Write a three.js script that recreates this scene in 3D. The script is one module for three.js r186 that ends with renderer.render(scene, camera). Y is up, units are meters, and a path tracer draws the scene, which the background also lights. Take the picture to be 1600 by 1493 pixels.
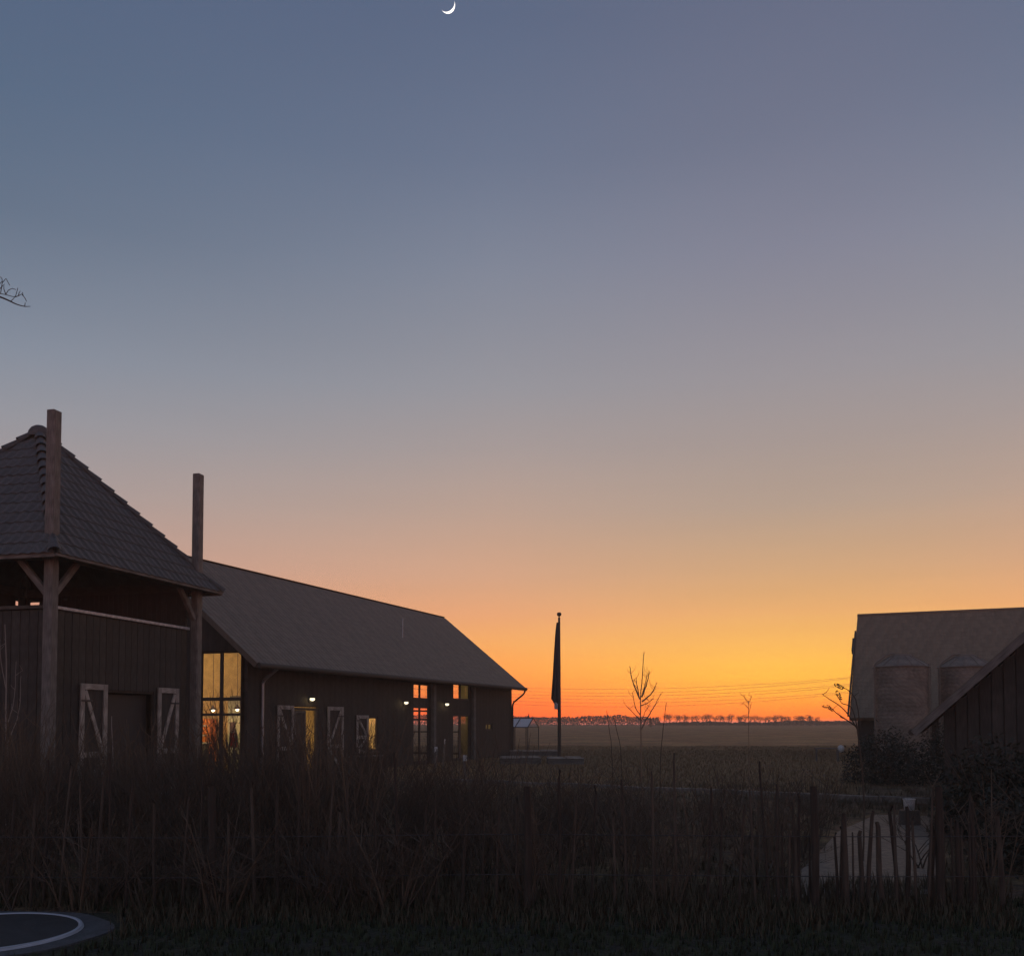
import * as THREE from 'three';
import { mergeGeometries, toCreasedNormals } from 'three/addons/utils/BufferGeometryUtils.js';
import { ImprovedNoise } from 'three/addons/math/ImprovedNoise.js';

// ---------- camera, sky, sun, exposure ----------
const scene = new THREE.Scene();
const camera = new THREE.PerspectiveCamera(2 * Math.atan(1065 / 1500) * 180 / Math.PI, 1600 / 2130, 0.1, 6000);
camera.position.set(0, 1.6, 0);
camera.rotation.set(Math.atan(61 / 1500), 0, 0);
camera.setViewOffset(1600, 2130, 0, 0, 1600, 1493);          // the lower part of the upright picture is cropped away
const renderer = new THREE.WebGLRenderer({ antialias: true });
renderer.toneMapping = THREE.LinearToneMapping;
renderer.toneMappingExposure = 1;
renderer.shadowMap.enabled = true;

const HAZE = 0.0018;
const SUN_AZ = 17;                                            // the sun has just set a little right of the middle
const skyTexture = (() => {
  // rows: elevation in degrees, then sRGB at the sun's azimuth, 18 degrees off, 45 degrees off and opposite the sun
  const rows = [
    [0.0, [272, 132, 56], [270, 110, 56], [256, 116, 80], [168, 148, 150]],
    [0.7, [272, 150, 58], [270, 120, 58], [256, 124, 82], [168, 148, 150]],
    [1.7, [266, 182, 64], [266, 143, 64], [252, 142, 88], [168, 148, 150]],
    [3.2, [254, 189, 80], [253, 164, 82], [240, 150, 94], [168, 149, 151]],
    [4.6, [248, 184, 96], [245, 171, 99], [226, 155, 112], [168, 150, 153]],
    [6.3, [233, 174, 111], [232, 166, 117], [210, 152, 128], [166, 150, 156]],
    [8.6, [210, 166, 124], [212, 164, 132], [193, 156, 143], [160, 148, 158]],
    [12.3, [181, 158, 141], [188, 160, 144], [168, 154, 152], [148, 144, 159]],
    [15.9, [166, 152, 147], [167, 154, 151], [149, 149, 156], [138, 140, 158]],
    [19.3, [154, 148, 152], [151, 149, 155], [132, 140, 154], [128, 135, 155]],
    [25.8, [132, 133, 149], [128, 134, 150], [102, 116, 136], [113, 126, 151]],
    [31.0, [114, 119, 139], [108, 118, 140], [90, 107, 131], [103, 117, 145]],
    [37.0, [102, 109, 132], [94, 106, 131], [84, 100, 127], [96, 111, 139]],
    [60.0, [86, 99, 127], [84, 98, 128], [82, 98, 127], [90, 104, 133]],
    [90.0, [80, 96, 128], [80, 96, 128], [80, 96, 128], [80, 96, 128]]];
  const az = [0, 18, 46, 180], W = 2048, H = 1024, data = new Float32Array(W * H * 4);
  const lin = (c) => { c /= 255; return c <= 0.04045 ? c / 12.92 : ((c + 0.055) / 1.055) ** 2.4; };
  const wisp = new ImprovedNoise();
  for (let r = 0; r < H; r++) {
    const el = Math.max(0, ((r + 0.5) / H - 0.5) * 180);
    let k = 0; while (k < rows.length - 2 && el > rows[k + 1][0]) k++;
    const f = Math.min(1, (el - rows[k][0]) / (rows[k + 1][0] - rows[k][0]));
    const air = Math.exp(HAZE * Math.min(420, 17.5 / Math.max(0.02, Math.sin(el * Math.PI / 180))));         // the glow seen through the low haze is the stronger behind it
    for (let c = 0; c < W; c++) {
      const round = ((c + 0.5) / W - 0.5) * 2 * Math.PI, a = Math.atan2(Math.cos(round), -Math.sin(round)) * 180 / Math.PI;
      let d = Math.abs(a - SUN_AZ); if (d > 180) d = 360 - d;
      let j = 0; while (j < 2 && d > az[j + 1]) j++;
      let g = (d - az[j]) / (az[j + 1] - az[j]);
      if (j === 0) g = g * g * (2 - g); else if (j === 2) g = Math.pow(g, 0.75);
      const veil = 1 + (0.035 * wisp.noise(Math.cos(round) * 3, el * 1.6, Math.sin(round) * 3) + 0.03 * wisp.noise(Math.cos(round) * 9, el * 3.4 + 9, Math.sin(round) * 9)) * Math.exp(-el / 9) + 0.012 * wisp.noise(Math.cos(round) * 5, el * 0.3, Math.sin(round) * 5);   // faint thin streaks
      for (let q = 0; q < 3; q++) {
        const lo = rows[k][1 + j][q] * (1 - g) + rows[k][2 + j][q] * g, hi = rows[k + 1][1 + j][q] * (1 - g) + rows[k + 1][2 + j][q] * g;
        data[(r * W + c) * 4 + q] = lin(lo * (1 - f) + hi * f) * veil * air - (air - 1) * [0.16, 0.1, 0.06][q];
      }
      data[(r * W + c) * 4 + 3] = 1;
    }
  }
  const t = new THREE.DataTexture(data, W, H, THREE.RGBAFormat, THREE.FloatType);
  t.mapping = THREE.EquirectangularReflectionMapping; t.magFilter = THREE.LinearFilter; t.minFilter = THREE.LinearFilter; t.wrapS = THREE.RepeatWrapping; t.needsUpdate = true;
  return t;
})();
scene.background = skyTexture;
scene.environment = skyTexture;
const sun = new THREE.DirectionalLight(new THREE.Color(1, 0.55, 0.25), 1.0);
sun.name = 'sun'; sun.position.set(Math.sin(SUN_AZ * Math.PI / 180) * 200, 3.5, -Math.cos(SUN_AZ * Math.PI / 180) * 200);
sun.castShadow = true; sun.shadow.radius = 24;
Object.assign(sun.shadow.camera, { left: -80, right: 80, top: 60, bottom: -60, near: 1, far: 500 });
scene.add(sun);
scene.fog = new THREE.FogExp2(new THREE.Color(1.0, 0.82, 0.64), HAZE);

// ---------- helpers ----------
let seed = 20240311;
const rnd = () => { seed = (seed * 1664525 + 1013904223) >>> 0; return seed / 4294967296; };
const rr = (a, b) => a + (b - a) * rnd();
const V = (x, y, z) => new THREE.Vector3(x, y, z);
const noise = new ImprovedNoise();
const used = {};
function numbered(n) { used[n] = (used[n] ?? -1) + 1; return used[n] ? n + '_' + String(used[n]).padStart(3, '0') : n; }
function tag(o, label, category, group) { o.userData.label = label; o.userData.category = category; if (group) o.userData.group = group; return o; }
function thing(name, label, category, p = [0, 0, 0], turn = 0, group) {
  const g = new THREE.Group(); g.name = numbered(name); g.position.set(...p); g.rotation.y = turn; scene.add(g); return tag(g, label, category, group);
}
function part(parent, name, geo, m, p, r) {
  const o = new THREE.Mesh(Array.isArray(geo) ? join(geo) : geo, m); o.name = name;
  if (p) o.position.set(...p); if (r) o.rotation.set(...r); parent.add(o); return o;
}
function structure(name, geo, m) { const o = new THREE.Mesh(geo, m); o.name = name; o.userData.kind = 'structure'; scene.add(o); return o; }
function join(list) {
  return mergeGeometries(list.map((g) => { const q = g.index ? g.toNonIndexed() : g.clone(); for (const k of Object.keys(q.attributes)) if (!['position', 'normal', 'uv'].includes(k)) q.deleteAttribute(k); return q; }));
}
const boxCache = {};
function box(w, h, d, x = 0, y = 0, z = 0) {                 // slightly chamfered box, centre given, uv in metres
  const b = Math.min(w, h, d) * 0.12, key = [w, h, d].map((v) => v.toFixed(4)).join();
  if (!boxCache[key]) {
    const s = new THREE.Shape(), W = w / 2 - b, Hh = h / 2 - b;
    s.moveTo(-W, -Hh); s.lineTo(W, -Hh); s.lineTo(W, Hh); s.lineTo(-W, Hh); s.closePath();
    const g = new THREE.ExtrudeGeometry(s, { depth: d - 2 * b, bevelEnabled: true, bevelThickness: b, bevelSize: b, bevelSegments: 1 });
    g.translate(0, 0, -(d / 2 - b));
    const p = g.attributes.position, n = g.attributes.normal, uv = g.attributes.uv, long = w >= h && w >= d ? 0 : h >= d ? 1 : 2, o = (w * 7.3 + h * 3.7 + d * 1.9) % 1;   // grain runs along the longest side
    for (let i = 0; i < p.count; i++) { const c = [p.getX(i), p.getY(i), p.getZ(i)], a = [Math.abs(n.getX(i)), Math.abs(n.getY(i)), Math.abs(n.getZ(i))], face = a.indexOf(Math.max(...a)), rest = [0, 1, 2].filter((k) => k !== face), v = rest.includes(long) ? long : rest[1], u = rest.find((k) => k !== v); uv.setXY(i, c[u] * 1.3 + o, c[v] * 1.3 + o * 2); }
    boxCache[key] = g;
  }
  const g = boxCache[key];
  return x || y || z ? g.clone().translate(x, y, z) : g;
}
function bar(a, b, w, d) {                                    // square bar between two points
  const l = a.distanceTo(b), g = box(w, l, d).clone();
  const q = new THREE.Quaternion().setFromUnitVectors(V(0, 1, 0), b.clone().sub(a).normalize());
  return g.applyQuaternion(q).translate((a.x + b.x) / 2, (a.y + b.y) / 2, (a.z + b.z) / 2);
}
function rod(a, b, r, r2 = r, n = 8) {
  const l = a.distanceTo(b), g = new THREE.CylinderGeometry(r2, r, l, n, 1);
  return g.applyQuaternion(new THREE.Quaternion().setFromUnitVectors(V(0, 1, 0), b.clone().sub(a).normalize())).translate((a.x + b.x) / 2, (a.y + b.y) / 2, (a.z + b.z) / 2);
}
function pipe(points, r, n = 24, sides = 8) { return new THREE.TubeGeometry(new THREE.CatmullRomCurve3(points, false, 'catmullrom', 0.1), n, r, sides, false); }
function plate(outline, depth, holes = []) {                  // outline in x-y, thickness along +z
  const s = new THREE.Shape(outline.map((p) => new THREE.Vector2(...p)));
  for (const h of holes) { const q = new THREE.Path(); const [x0, y0, x1, y1] = h; q.moveTo(x0, y0); q.lineTo(x0, y1); q.lineTo(x1, y1); q.lineTo(x1, y0); q.closePath(); s.holes.push(q); }
  return new THREE.ExtrudeGeometry(s, { depth, bevelEnabled: false });
}
class Twigs {                                                 // many thin tapered stems in one geometry
  constructor(sides = 3) { this.p = []; this.n = []; this.s = sides; }
  stem(pts, r0, r1) {
    const S = this.s; let prev = null; const t = V(0, 0, 0), u = V(0, 0, 0), w = V(0, 0, 0);
    for (let i = 0; i < pts.length; i++) {
      t.copy(pts[Math.min(i + 1, pts.length - 1)]).sub(pts[Math.max(i - 1, 0)]).normalize();
      u.set(Math.abs(t.y) > 0.9 ? 1 : 0, Math.abs(t.y) > 0.9 ? 0 : 1, 0).cross(t).normalize(); w.crossVectors(t, u);
      const r = r0 + (r1 - r0) * i / (pts.length - 1), ring = [];
      for (let k = 0; k < S; k++) { const a = k / S * 2 * Math.PI, n = u.clone().multiplyScalar(Math.cos(a)).addScaledVector(w, Math.sin(a)); ring.push([pts[i].clone().addScaledVector(n, r), n]); }
      if (prev) for (let k = 0; k < S; k++) { const m = (k + 1) % S; for (const [v, n] of [prev[k], prev[m], ring[m], prev[k], ring[m], ring[k]]) { this.p.push(v.x, v.y, v.z); this.n.push(n.x, n.y, n.z); } }
      prev = ring;
    }
    return this;
  }
  geometry() {
    const g = new THREE.BufferGeometry(); g.setAttribute('position', new THREE.Float32BufferAttribute(this.p, 3)); g.setAttribute('normal', new THREE.Float32BufferAttribute(this.n, 3));
    const uv = new Float32Array(this.p.length / 3 * 2); for (let i = 0; i < uv.length / 2; i++) { uv[2 * i] = this.p[3 * i] + this.p[3 * i + 2]; uv[2 * i + 1] = this.p[3 * i + 1]; }
    g.setAttribute('uv', new THREE.BufferAttribute(uv, 2)); return g;
  }
}
function texture(size, fn, srgb = true, repeat = 1) {
  const d = new Uint8Array(size * size * 4);
  for (let y = 0; y < size; y++) for (let x = 0; x < size; x++) { const c = fn(x / size, y / size); for (let k = 0; k < 3; k++) d[(y * size + x) * 4 + k] = Math.max(0, Math.min(255, (Array.isArray(c) ? c[k] : c) * 255)); d[(y * size + x) * 4 + 3] = 255; }
  const t = new THREE.DataTexture(d, size, size); t.wrapS = t.wrapT = THREE.RepeatWrapping; t.magFilter = THREE.LinearFilter; t.minFilter = THREE.LinearMipmapLinearFilter; t.generateMipmaps = true;
  if (srgb) t.colorSpace = THREE.SRGBColorSpace; t.repeat.set(repeat, repeat); t.needsUpdate = true; return t;
}
// periodic noise on the unit square
const pn = (x, y, f, s = 0) => { const a = x * 2 * Math.PI, b = y * 2 * Math.PI, r = f / (2 * Math.PI); return noise.noise(Math.cos(a) * r + s * 7.3, Math.sin(a) * r + Math.cos(b) * r, Math.sin(b) * r + s * 3.1); };
const grey = (v, tint = [1, 1, 1]) => tint.map((t) => Math.max(0, v * t));

// textures: only grain, stains and fine relief
const boardMap = texture(512, (x, y) => { const n = Math.floor(x * 8), t = ((n * 73) % 11) / 11; return grey(0.8 + 0.12 * (t - 0.5) + 0.12 * pn(x, y * 0.12, 60, n) + 0.1 * pn(x, y, 6, 2), [1, 0.97, 0.94]); });
const boardBump = texture(512, (x, y) => { const u = x * 8 % 1; return (u < 0.05 || u > 0.95 ? 0.15 : 0.85) + 0.12 * pn(x, y * 0.12, 60); }, false);
const grainMap = texture(256, (x, y) => grey(0.82 + 0.16 * pn(x, y * 0.1, 50) + 0.12 * pn(x, y, 5, 4), [1, 0.985, 0.96]));
const tileMap = texture(512, (x, y) => { const r = Math.floor(y * 12), c = Math.floor(x * 16 + 0.5 * (r % 2)); const t = (((r * 31 + c * 57) % 17) / 17 - 0.5) * 0.16; return grey(0.86 + t * 0.6 + 0.05 * pn(x, y, 8, 1) + 0.05 * pn(x, y, 40, 3)); });
const tileBump = texture(512, (x, y) => { const v = y * 12 % 1, u = x * 16 % 1; return 0.15 + 0.45 * (1 - v) + 0.35 * (0.5 + 0.5 * Math.sin(u * 2 * Math.PI)); }, false);
const soilMap = texture(512, (x, y) => { const v = 0.66 + 0.3 * pn(x, y, 6, 3) + 0.25 * pn(x, y, 28, 5) + 0.25 * pn(x, y, 90, 6); return grey(v, [1, 0.93 + 0.1 * pn(x, y, 9, 8), 0.82]); });
const soilBump = texture(512, (x, y) => 0.5 + 0.4 * pn(x, y, 30, 5) + 0.4 * pn(x, y, 110, 6), false);
const roughMap = texture(256, (x, y) => grey(0.86 + 0.15 * pn(x, y, 10, 2) + 0.16 * pn(x, y, 60, 9)));
const plasterMap = texture(256, (x, y) => grey(0.88 + 0.1 * pn(x, y, 5, 2) + 0.08 * pn(x, y, 26, 9)));

const rgb = (r, g, b) => new THREE.Color().setRGB(r, g, b);
const mat = (c, rough = 0.85, o = {}) => new THREE.MeshStandardMaterial({ color: rgb(...c), roughness: rough, metalness: 0, ...o });
const M = {
  tar: mat([0.064, 0.061, 0.056], 0.8, { map: boardMap, bumpMap: boardBump, bumpScale: 0.012 }),
  board: [0, 1, 2].map((i) => mat([0.06 + 0.007 * i, 0.058 + 0.007 * i, 0.054 + 0.006 * i], 0.82, { map: grainMap })),
  oak: mat([0.235, 0.235, 0.225], 0.85, { map: grainMap }),
  oakDark: mat([0.11, 0.098, 0.085], 0.85, { map: grainMap }),
  tile: [0, 1, 2, 3].map((i) => mat([0.098 + 0.006 * i, 0.1 + 0.006 * i, 0.095 + 0.006 * i], 0.72, { map: roughMap })),
  roof: mat([0.22, 0.175, 0.128], 0.75, { map: tileMap, bumpMap: tileBump, bumpScale: 0.03 }),
  roofFar: mat([0.29, 0.205, 0.13], 0.85, { map: tileMap, bumpMap: tileBump, bumpScale: 0.03 }),
  zinc: mat([0.42, 0.43, 0.45], 0.45, { metalness: 0.6, map: roughMap }),
  siloSkin: mat([0.27, 0.22, 0.175], 0.75, { metalness: 0.1, map: roughMap }),
  zincPale: mat([0.62, 0.63, 0.66], 0.5, { metalness: 0.3, map: roughMap }),
  iron: mat([0.05, 0.05, 0.05], 0.6),
  frame: mat([0.04, 0.036, 0.034], 0.6),
  white: mat([0.75, 0.74, 0.72], 0.6, { map: roughMap }),
  glass: new THREE.MeshPhysicalMaterial({ color: rgb(0.96, 0.97, 0.96), roughness: 0.02, transmission: 1, thickness: 0, ior: 1.5 }),
  panel: new THREE.MeshPhysicalMaterial({ color: rgb(0.85, 0.85, 0.85), roughness: 0.75, transmission: 0.4, thickness: 0 }),
  ochre: mat([0.66, 0.47, 0.2], 0.9, { map: plasterMap }),
  cream: mat([0.74, 0.62, 0.38], 0.9, { map: plasterMap }),
  olive: mat([0.40, 0.36, 0.2], 0.9, { map: plasterMap }),
  screed: mat([0.25, 0.22, 0.19], 0.7, { map: roughMap }),
  bark: mat([0.12, 0.088, 0.06], 0.9),
  barkPale: mat([0.26, 0.23, 0.20], 0.9),
  youngBark: mat([0.27, 0.195, 0.13], 0.9),
  twig: mat([0.082, 0.062, 0.044], 0.9),
  stake: [0, 1, 2].map((i) => mat([0.07 + 0.03 * i, 0.055 + 0.025 * i, 0.044 + 0.02 * i], 0.9, { map: grainMap })),
  rubber: mat([0.10, 0.10, 0.105], 0.9, { map: roughMap }),
  mat_: mat([0.028, 0.029, 0.031], 0.8, { map: roughMap }),
  ring: mat([0.5, 0.54, 0.6], 0.55, { map: roughMap }),
  flag: new THREE.MeshStandardMaterial({ color: rgb(0.06, 0.055, 0.06), roughness: 0.95, side: THREE.DoubleSide }),
  flagPale: new THREE.MeshStandardMaterial({ color: rgb(0.55, 0.5, 0.5), roughness: 0.95, side: THREE.DoubleSide }),
  concrete: mat([0.27, 0.235, 0.2], 0.9, { map: roughMap }),
};
M.shutterWood = mat([0.55, 0.52, 0.48], 0.85, { map: grainMap });
M.oak2 = mat([0.22, 0.215, 0.205], 0.85, { map: grainMap });

// ---------- ground and setting ----------
function sheet(x0, x1, z0, z1, y, tile) {
  const g = new THREE.PlaneGeometry(x1 - x0, z1 - z0, 1, 1).rotateX(-Math.PI / 2).translate((x0 + x1) / 2, y, (z0 + z1) / 2), p = g.attributes.position, uv = g.attributes.uv;
  for (let i = 0; i < p.count; i++) uv.setXY(i, p.getX(i) / tile, p.getZ(i) / tile);
  return g;
}
structure('ground', sheet(-330, 330, -400, 30, 0, 3.1), mat([0.26, 0.185, 0.11], 0.95, { map: soilMap, bumpMap: soilBump, bumpScale: 0.05 }));
structure('field', sheet(-325, 325, -398, -52, 0.02, 17), mat([0.42, 0.28, 0.15], 0.95, { map: soilMap, bumpMap: soilBump, bumpScale: 0.15 }));
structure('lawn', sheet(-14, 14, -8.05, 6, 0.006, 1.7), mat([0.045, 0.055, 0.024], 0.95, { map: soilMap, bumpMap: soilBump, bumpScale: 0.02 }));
{ // paved garden path behind the stake fence, running to the shed
  const s = new THREE.Shape([[2.35, -8.75], [3.5, -11.2], [4.7, -13.9], [6.2, -16.4], [7.4, -16.0], [5.95, -13.5], [4.75, -10.8], [3.9, -8.95], [3.3, -8.62]].map(([x, z]) => new THREE.Vector2(x, -z)));
  const g = new THREE.ShapeGeometry(s).rotateX(-Math.PI / 2).translate(0, 0.012, 0);
  structure('garden_path', g, mat([0.26, 0.2, 0.145], 0.9, { map: roughMap }));
}
{ // cross path with a row of kerb stones on its near edge
  const a = V(-1.6, 0, -24.9), b = V(8.1, 0, -18.6), d = b.clone().sub(a), L = d.length(), turn = Math.atan2(-d.z, d.x);
  const g = new THREE.PlaneGeometry(L, 1.7).rotateX(-Math.PI / 2);
  const path = structure('cross_path', g, mat([0.22, 0.18, 0.14], 0.95, { map: soilMap })); path.rotation.y = turn; path.position.set((a.x + b.x) / 2 - 0.45, 0.012, (a.z + b.z) / 2 - 0.8);
  const k = thing('kerb', 'row of low pale kerb stones edging the path across the garden', 'kerb', [a.x, 0, a.z], turn);
  const n = 12; for (let i = 0; i < n; i++) part(k, 'kerb_stone', box(L / n - 0.03, 0.14, 0.1), M.concrete, [(i + 0.5) * L / n, 0.045 + rr(-0.012, 0.012), rr(-0.015, 0.015)], [0, rr(-0.015, 0.015), rr(-0.008, 0.008)]);
}

// ---------- the long barn ----------
// a boarded shutter: two stiles, three rails, two braces on a dark panel; mirrored by side
function shutter(parent, x, y, z, w, h, side, turn = 0, wood = M.shutterWood) {
  const s = part(parent, 'shutter', box(w - 0.04, h - 0.04, 0.03), M.tar, [x, y, z], [0, turn, 0]);
  const b = 0.11, mid = -h * 0.08;
  for (const k of [-1, 1]) part(s, 'stile', box(b, h, 0.035), wood, [k * (w / 2 - b / 2), 0, 0.032]);
  for (const yy of [h / 2 - b / 2, mid, -h / 2 + b / 2]) part(s, 'rail', box(w - 2 * b - 0.004, b, 0.033), wood, [0, yy, 0.031]);
  const dx = w / 2 - b - 0.02;
  part(s, 'brace', bar(V(-side * dx, h / 2 - b - 0.02, 0.03), V(side * dx, mid + b / 2 + 0.02, 0.03), 0.09, 0.028), wood);
  part(s, 'brace', bar(V(side * dx, mid - b / 2 - 0.02, 0.03), V(-side * dx, -h / 2 + b + 0.02, 0.03), 0.09, 0.028), wood);
  for (const yy of [h * 0.36, -h * 0.36]) part(s, 'hinge', box(w * 0.4, 0.035, 0.012), M.iron, [side * -w * 0.29, yy, 0.056]);
  return s;
}
const BARN = [-6.92, 0, -25.1], BTURN = Math.atan2(0.934, 0.358), BL = 19.3, BW = 7, EAVE = 3.1, RIDGE = 6.4, OVER = 0.5;
const barnAt = (x, y, z) => V(x, y, z).applyAxisAngle(V(0, 1, 0), BTURN).add(V(...BARN));
const barn = thing('long_barn', 'long dark timber barn with plain pitched roof and lit windows', 'barn', BARN, BTURN);
{
  const slope = (RIDGE - EAVE) / (BW / 2 + OVER), roofY = (z) => EAVE + (OVER - z) * slope;            // top of the roof over the near half, z from +OVER to -BW/2
  const wallTop = roofY(0) - 0.2, T = 0.2;
  const longHoles = [[2.1, 0.05, 3.4, 2.0], [6.32, 0.62, 7.0, 1.74], [9.58, 0.1, 10.86, 2.95], [12.98, 2.42, 14.6, 3.12], [12.98, 0.1, 14.6, 1.84], [16.26, 1.2, 17.0, 1.5]];
  part(barn, 'wall', plate([[0, 0], [BL, 0], [BL, wallTop], [0, wallTop]], 0.1, longHoles), M.tar, [0, 0, -0.1]);
  part(barn, 'wall', plate([[0, 0], [BL, 0], [BL, wallTop], [0, wallTop]], T), M.tar, [0, 0, -BW]);
  const gable = [[T, 0], [BW - T, 0], [BW - T, wallTop], [BW / 2, RIDGE - 0.25], [T, wallTop]];
  const nearGable = part(barn, 'gable_wall', plate(gable, T, [[0.22, 0.08, 1.58, 3.46]]), M.tar, [0, 0, 0], [0, Math.PI / 2, 0]);       // its x runs along -z of the barn
  nearGable.userData.label = 'gable end with a tall lit glass window';
  const farGable = part(barn, 'gable_wall', plate(gable, T, [[2.45, 0.1, 5.3, 3.6]]), M.tar, [BL - T, 0, 0], [0, Math.PI / 2, 0]);
  // roof: two slabs and a ridge cap
  const sl = Math.hypot(BW / 2 + OVER, RIDGE - EAVE), ang = Math.atan(slope), RL = BL + 0.7;
  for (const s of [1, -1]) {
    const g = new THREE.BoxGeometry(RL, 0.14, sl, 1, 1, 1), uv = g.attributes.uv, p = g.attributes.position;
    for (let i = 0; i < uv.count; i++) uv.setXY(i, (p.getX(i) + RL / 2) / 3.2, (p.getZ(i) + p.getY(i)) / 3.6 * -s);
    part(barn, 'roof', g, M.roof, [BL / 2, (RIDGE + EAVE) / 2 - 0.07, -BW / 2 + s * (BW / 2 + OVER) / 2], [s * ang, 0, 0]);
  }
  part(barn, 'ridge_cap', new THREE.CylinderGeometry(0.11, 0.11, RL + 0.02, 10, 1, false, 0, Math.PI).rotateZ(Math.PI / 2).rotateX(-Math.PI / 2), M.roof, [BL / 2, RIDGE - 0.05, -BW / 2]);
  part(barn, 'gutter', new THREE.CylinderGeometry(0.075, 0.075, RL - 0.04, 10, 1, false).rotateZ(Math.PI / 2), M.oakDark, [BL / 2, EAVE - 0.07, OVER + 0.07]);
  const ex = BL + 0.2;
  part(barn, 'downpipe', pipe([V(ex, EAVE - 0.1, OVER + 0.07), V(ex, EAVE - 0.28, OVER + 0.02), V(BL - 0.03, 2.42, 0.09), V(BL - 0.05, 2.2, 0.06), V(BL - 0.05, 0.1, 0.06)], 0.042), M.oakDark);
  part(barn, 'downpipe', pipe([V(0.57, EAVE - 0.1, OVER + 0.05), V(0.57, 2.9, 0.4), V(0.57, 2.66, 0.07), V(0.57, 2.5, 0.06), V(0.57, 0.1, 0.06)], 0.045), M.zinc);
  part(barn, 'roof_pipe', rod(V(11.6, roofY(-1.5) - 0.1, -1.5), V(11.6, roofY(-1.5) + 0.75, -1.5), 0.022), M.zincPale);
  // posts standing proud of the wall
  for (const [x, w] of [[11.06, 0.2], [14.8, 0.2]]) part(barn, 'wall_post', box(w, 2.95, 0.14), M.oak2, [x, 1.5, 0.075]);
  // inside: floor, partitions with plaster, lining of the far end
  part(barn, 'floor', new THREE.BoxGeometry(BL - 0.44, 0.06, BW - 0.44), M.screed, [BL / 2, 0.035, -BW / 2]);
  const inner = [[0.22, 0.07], [BW - 0.22, 0.07], [BW - 0.22, wallTop + 0.04], [BW / 2, RIDGE - 0.3], [0.22, wallTop + 0.04]];
  part(barn, 'partition', plate(inner, 0.12), M.ochre, [4.3, 0, 0], [0, Math.PI / 2, 0]);
  part(barn, 'partition', plate(inner, 0.12), M.cream, [8.85, 0, 0], [0, Math.PI / 2, 0]);
  part(barn, 'lining', plate([[0.22, 0.07], [2.4, 0.07], [2.4, wallTop], [0.22, wallTop]], 0.03), M.olive, [BL - T - 0.04, 0, 0], [0, Math.PI / 2, 0]);
  for (const z of [-BW + 0.215]) part(barn, 'lining', new THREE.BoxGeometry(8.3, wallTop - 0.1, 0.02), M.ochre, [4.4, wallTop / 2 + 0.02, z]);
  // trusses inside the hall
  for (const x of [12.2, 15.6]) part(barn, 'tie_beam', box(0.16, 0.18, BW - 0.5), M.oakDark, [x, 3.35, -BW / 2]);
  // windows: frame part with panes below it
  const leafBar = 0.06;
  function glazing(name, pos, turn, w, h, vs, hs, solid = [], panes = true) {   // vs, hs: inner bar positions from the lower left corner
    const f = [box(w, leafBar, 0.05, w / 2, h - leafBar / 2, 0), box(w, leafBar, 0.05, w / 2, leafBar / 2, 0), box(leafBar, h - 2 * leafBar, 0.048, leafBar / 2, h / 2, 0), box(leafBar, h - 2 * leafBar, 0.048, w - leafBar / 2, h / 2, 0)];
    for (const v of vs) f.push(box(v[1] ?? leafBar, h - 2 * leafBar, 0.044, v[0], h / 2, 0));
    for (const q of hs) f.push(box(w - 2 * leafBar, q[1] ?? leafBar, 0.046, w / 2, q[0], 0));
    const o = part(barn, name, f, M.frame, pos, [0, turn, 0]);
    const xs = [leafBar / 2, ...vs.map((v) => v[0]), w - leafBar / 2], ys = [leafBar / 2, ...hs.map((v) => v[0]), h - leafBar / 2];
    for (let i = 0; i + 1 < xs.length; i++) for (let j = 0; j + 1 < ys.length; j++) {
      const g = new THREE.PlaneGeometry(xs[i + 1] - xs[i], ys[j + 1] - ys[j]), pp = [(xs[i] + xs[i + 1]) / 2, (ys[j] + ys[j + 1]) / 2, 0];
      if (solid.some(([a, b]) => a === i && b === j)) part(o, 'panel', box(xs[i + 1] - xs[i], ys[j + 1] - ys[j], 0.03, ...pp), M.oakDark);
      else if (panes) part(o, 'pane', g, M.glass, pp);
    }
    return o;
  }
  // tall gable window: seen from outside its x runs to the left, so it is turned to face the near end
  glazing('tall_window', [0.1, 0.08, -1.58], -Math.PI / 2, 1.36, 3.38, [[0.68, 0.1]], [[1.69, 0.07], [2.1, 0.09]]);
  glazing('bay_window', [9.58, 0.1, -0.05], 0, 1.28, 2.85, [[0.57, 0.08]], [[1.55], [1.86], [1.98, 0.05], [2.3, 0.07]], [[0, 3], [1, 3]]);
  glazing('upper_window', [12.98, 2.42, -0.05], 0, 1.62, 0.7, [[0.7, 0.14]], []);
  glazing('glass_door', [12.98, 0.1, -0.05], 0, 1.62, 1.74, [[0.7, 0.16]], []);
  glazing('small_window', [16.26, 1.2, -0.05], 0, 0.74, 0.3, [[0.33, 0.04]], []);
  glazing('window', [6.32, 0.62, -0.05], 0, 0.68, 1.12, [], []);
  glazing('far_gable_window', [BL - 0.1, 0.1, -2.45], Math.PI / 2, 2.85, 3.5, [[0.72], [1.43], [2.14]], [[1.0]]);
  // double door: a dark leaf with a handle, the other leaf ajar
  const fr = part(barn, 'door_frame', [box(0.07, 1.93, 0.06, 2.135, 1.0, -0.05), box(0.07, 1.93, 0.06, 3.365, 1.0, -0.05), box(1.16, 0.07, 0.058, 2.75, 1.94, -0.05)], M.oakDark);
  const leaf = part(barn, 'door', box(0.6, 1.84, 0.04), M.oakDark, [2.48, 0.98, -0.05]);
  part(leaf, 'handle', [box(0.05, 0.16, 0.015, 0.2, 0.0, 0.034), rod(V(0.2, 0.03, 0.04), V(0.1, 0.03, 0.07), 0.012)], M.zincPale);
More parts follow.
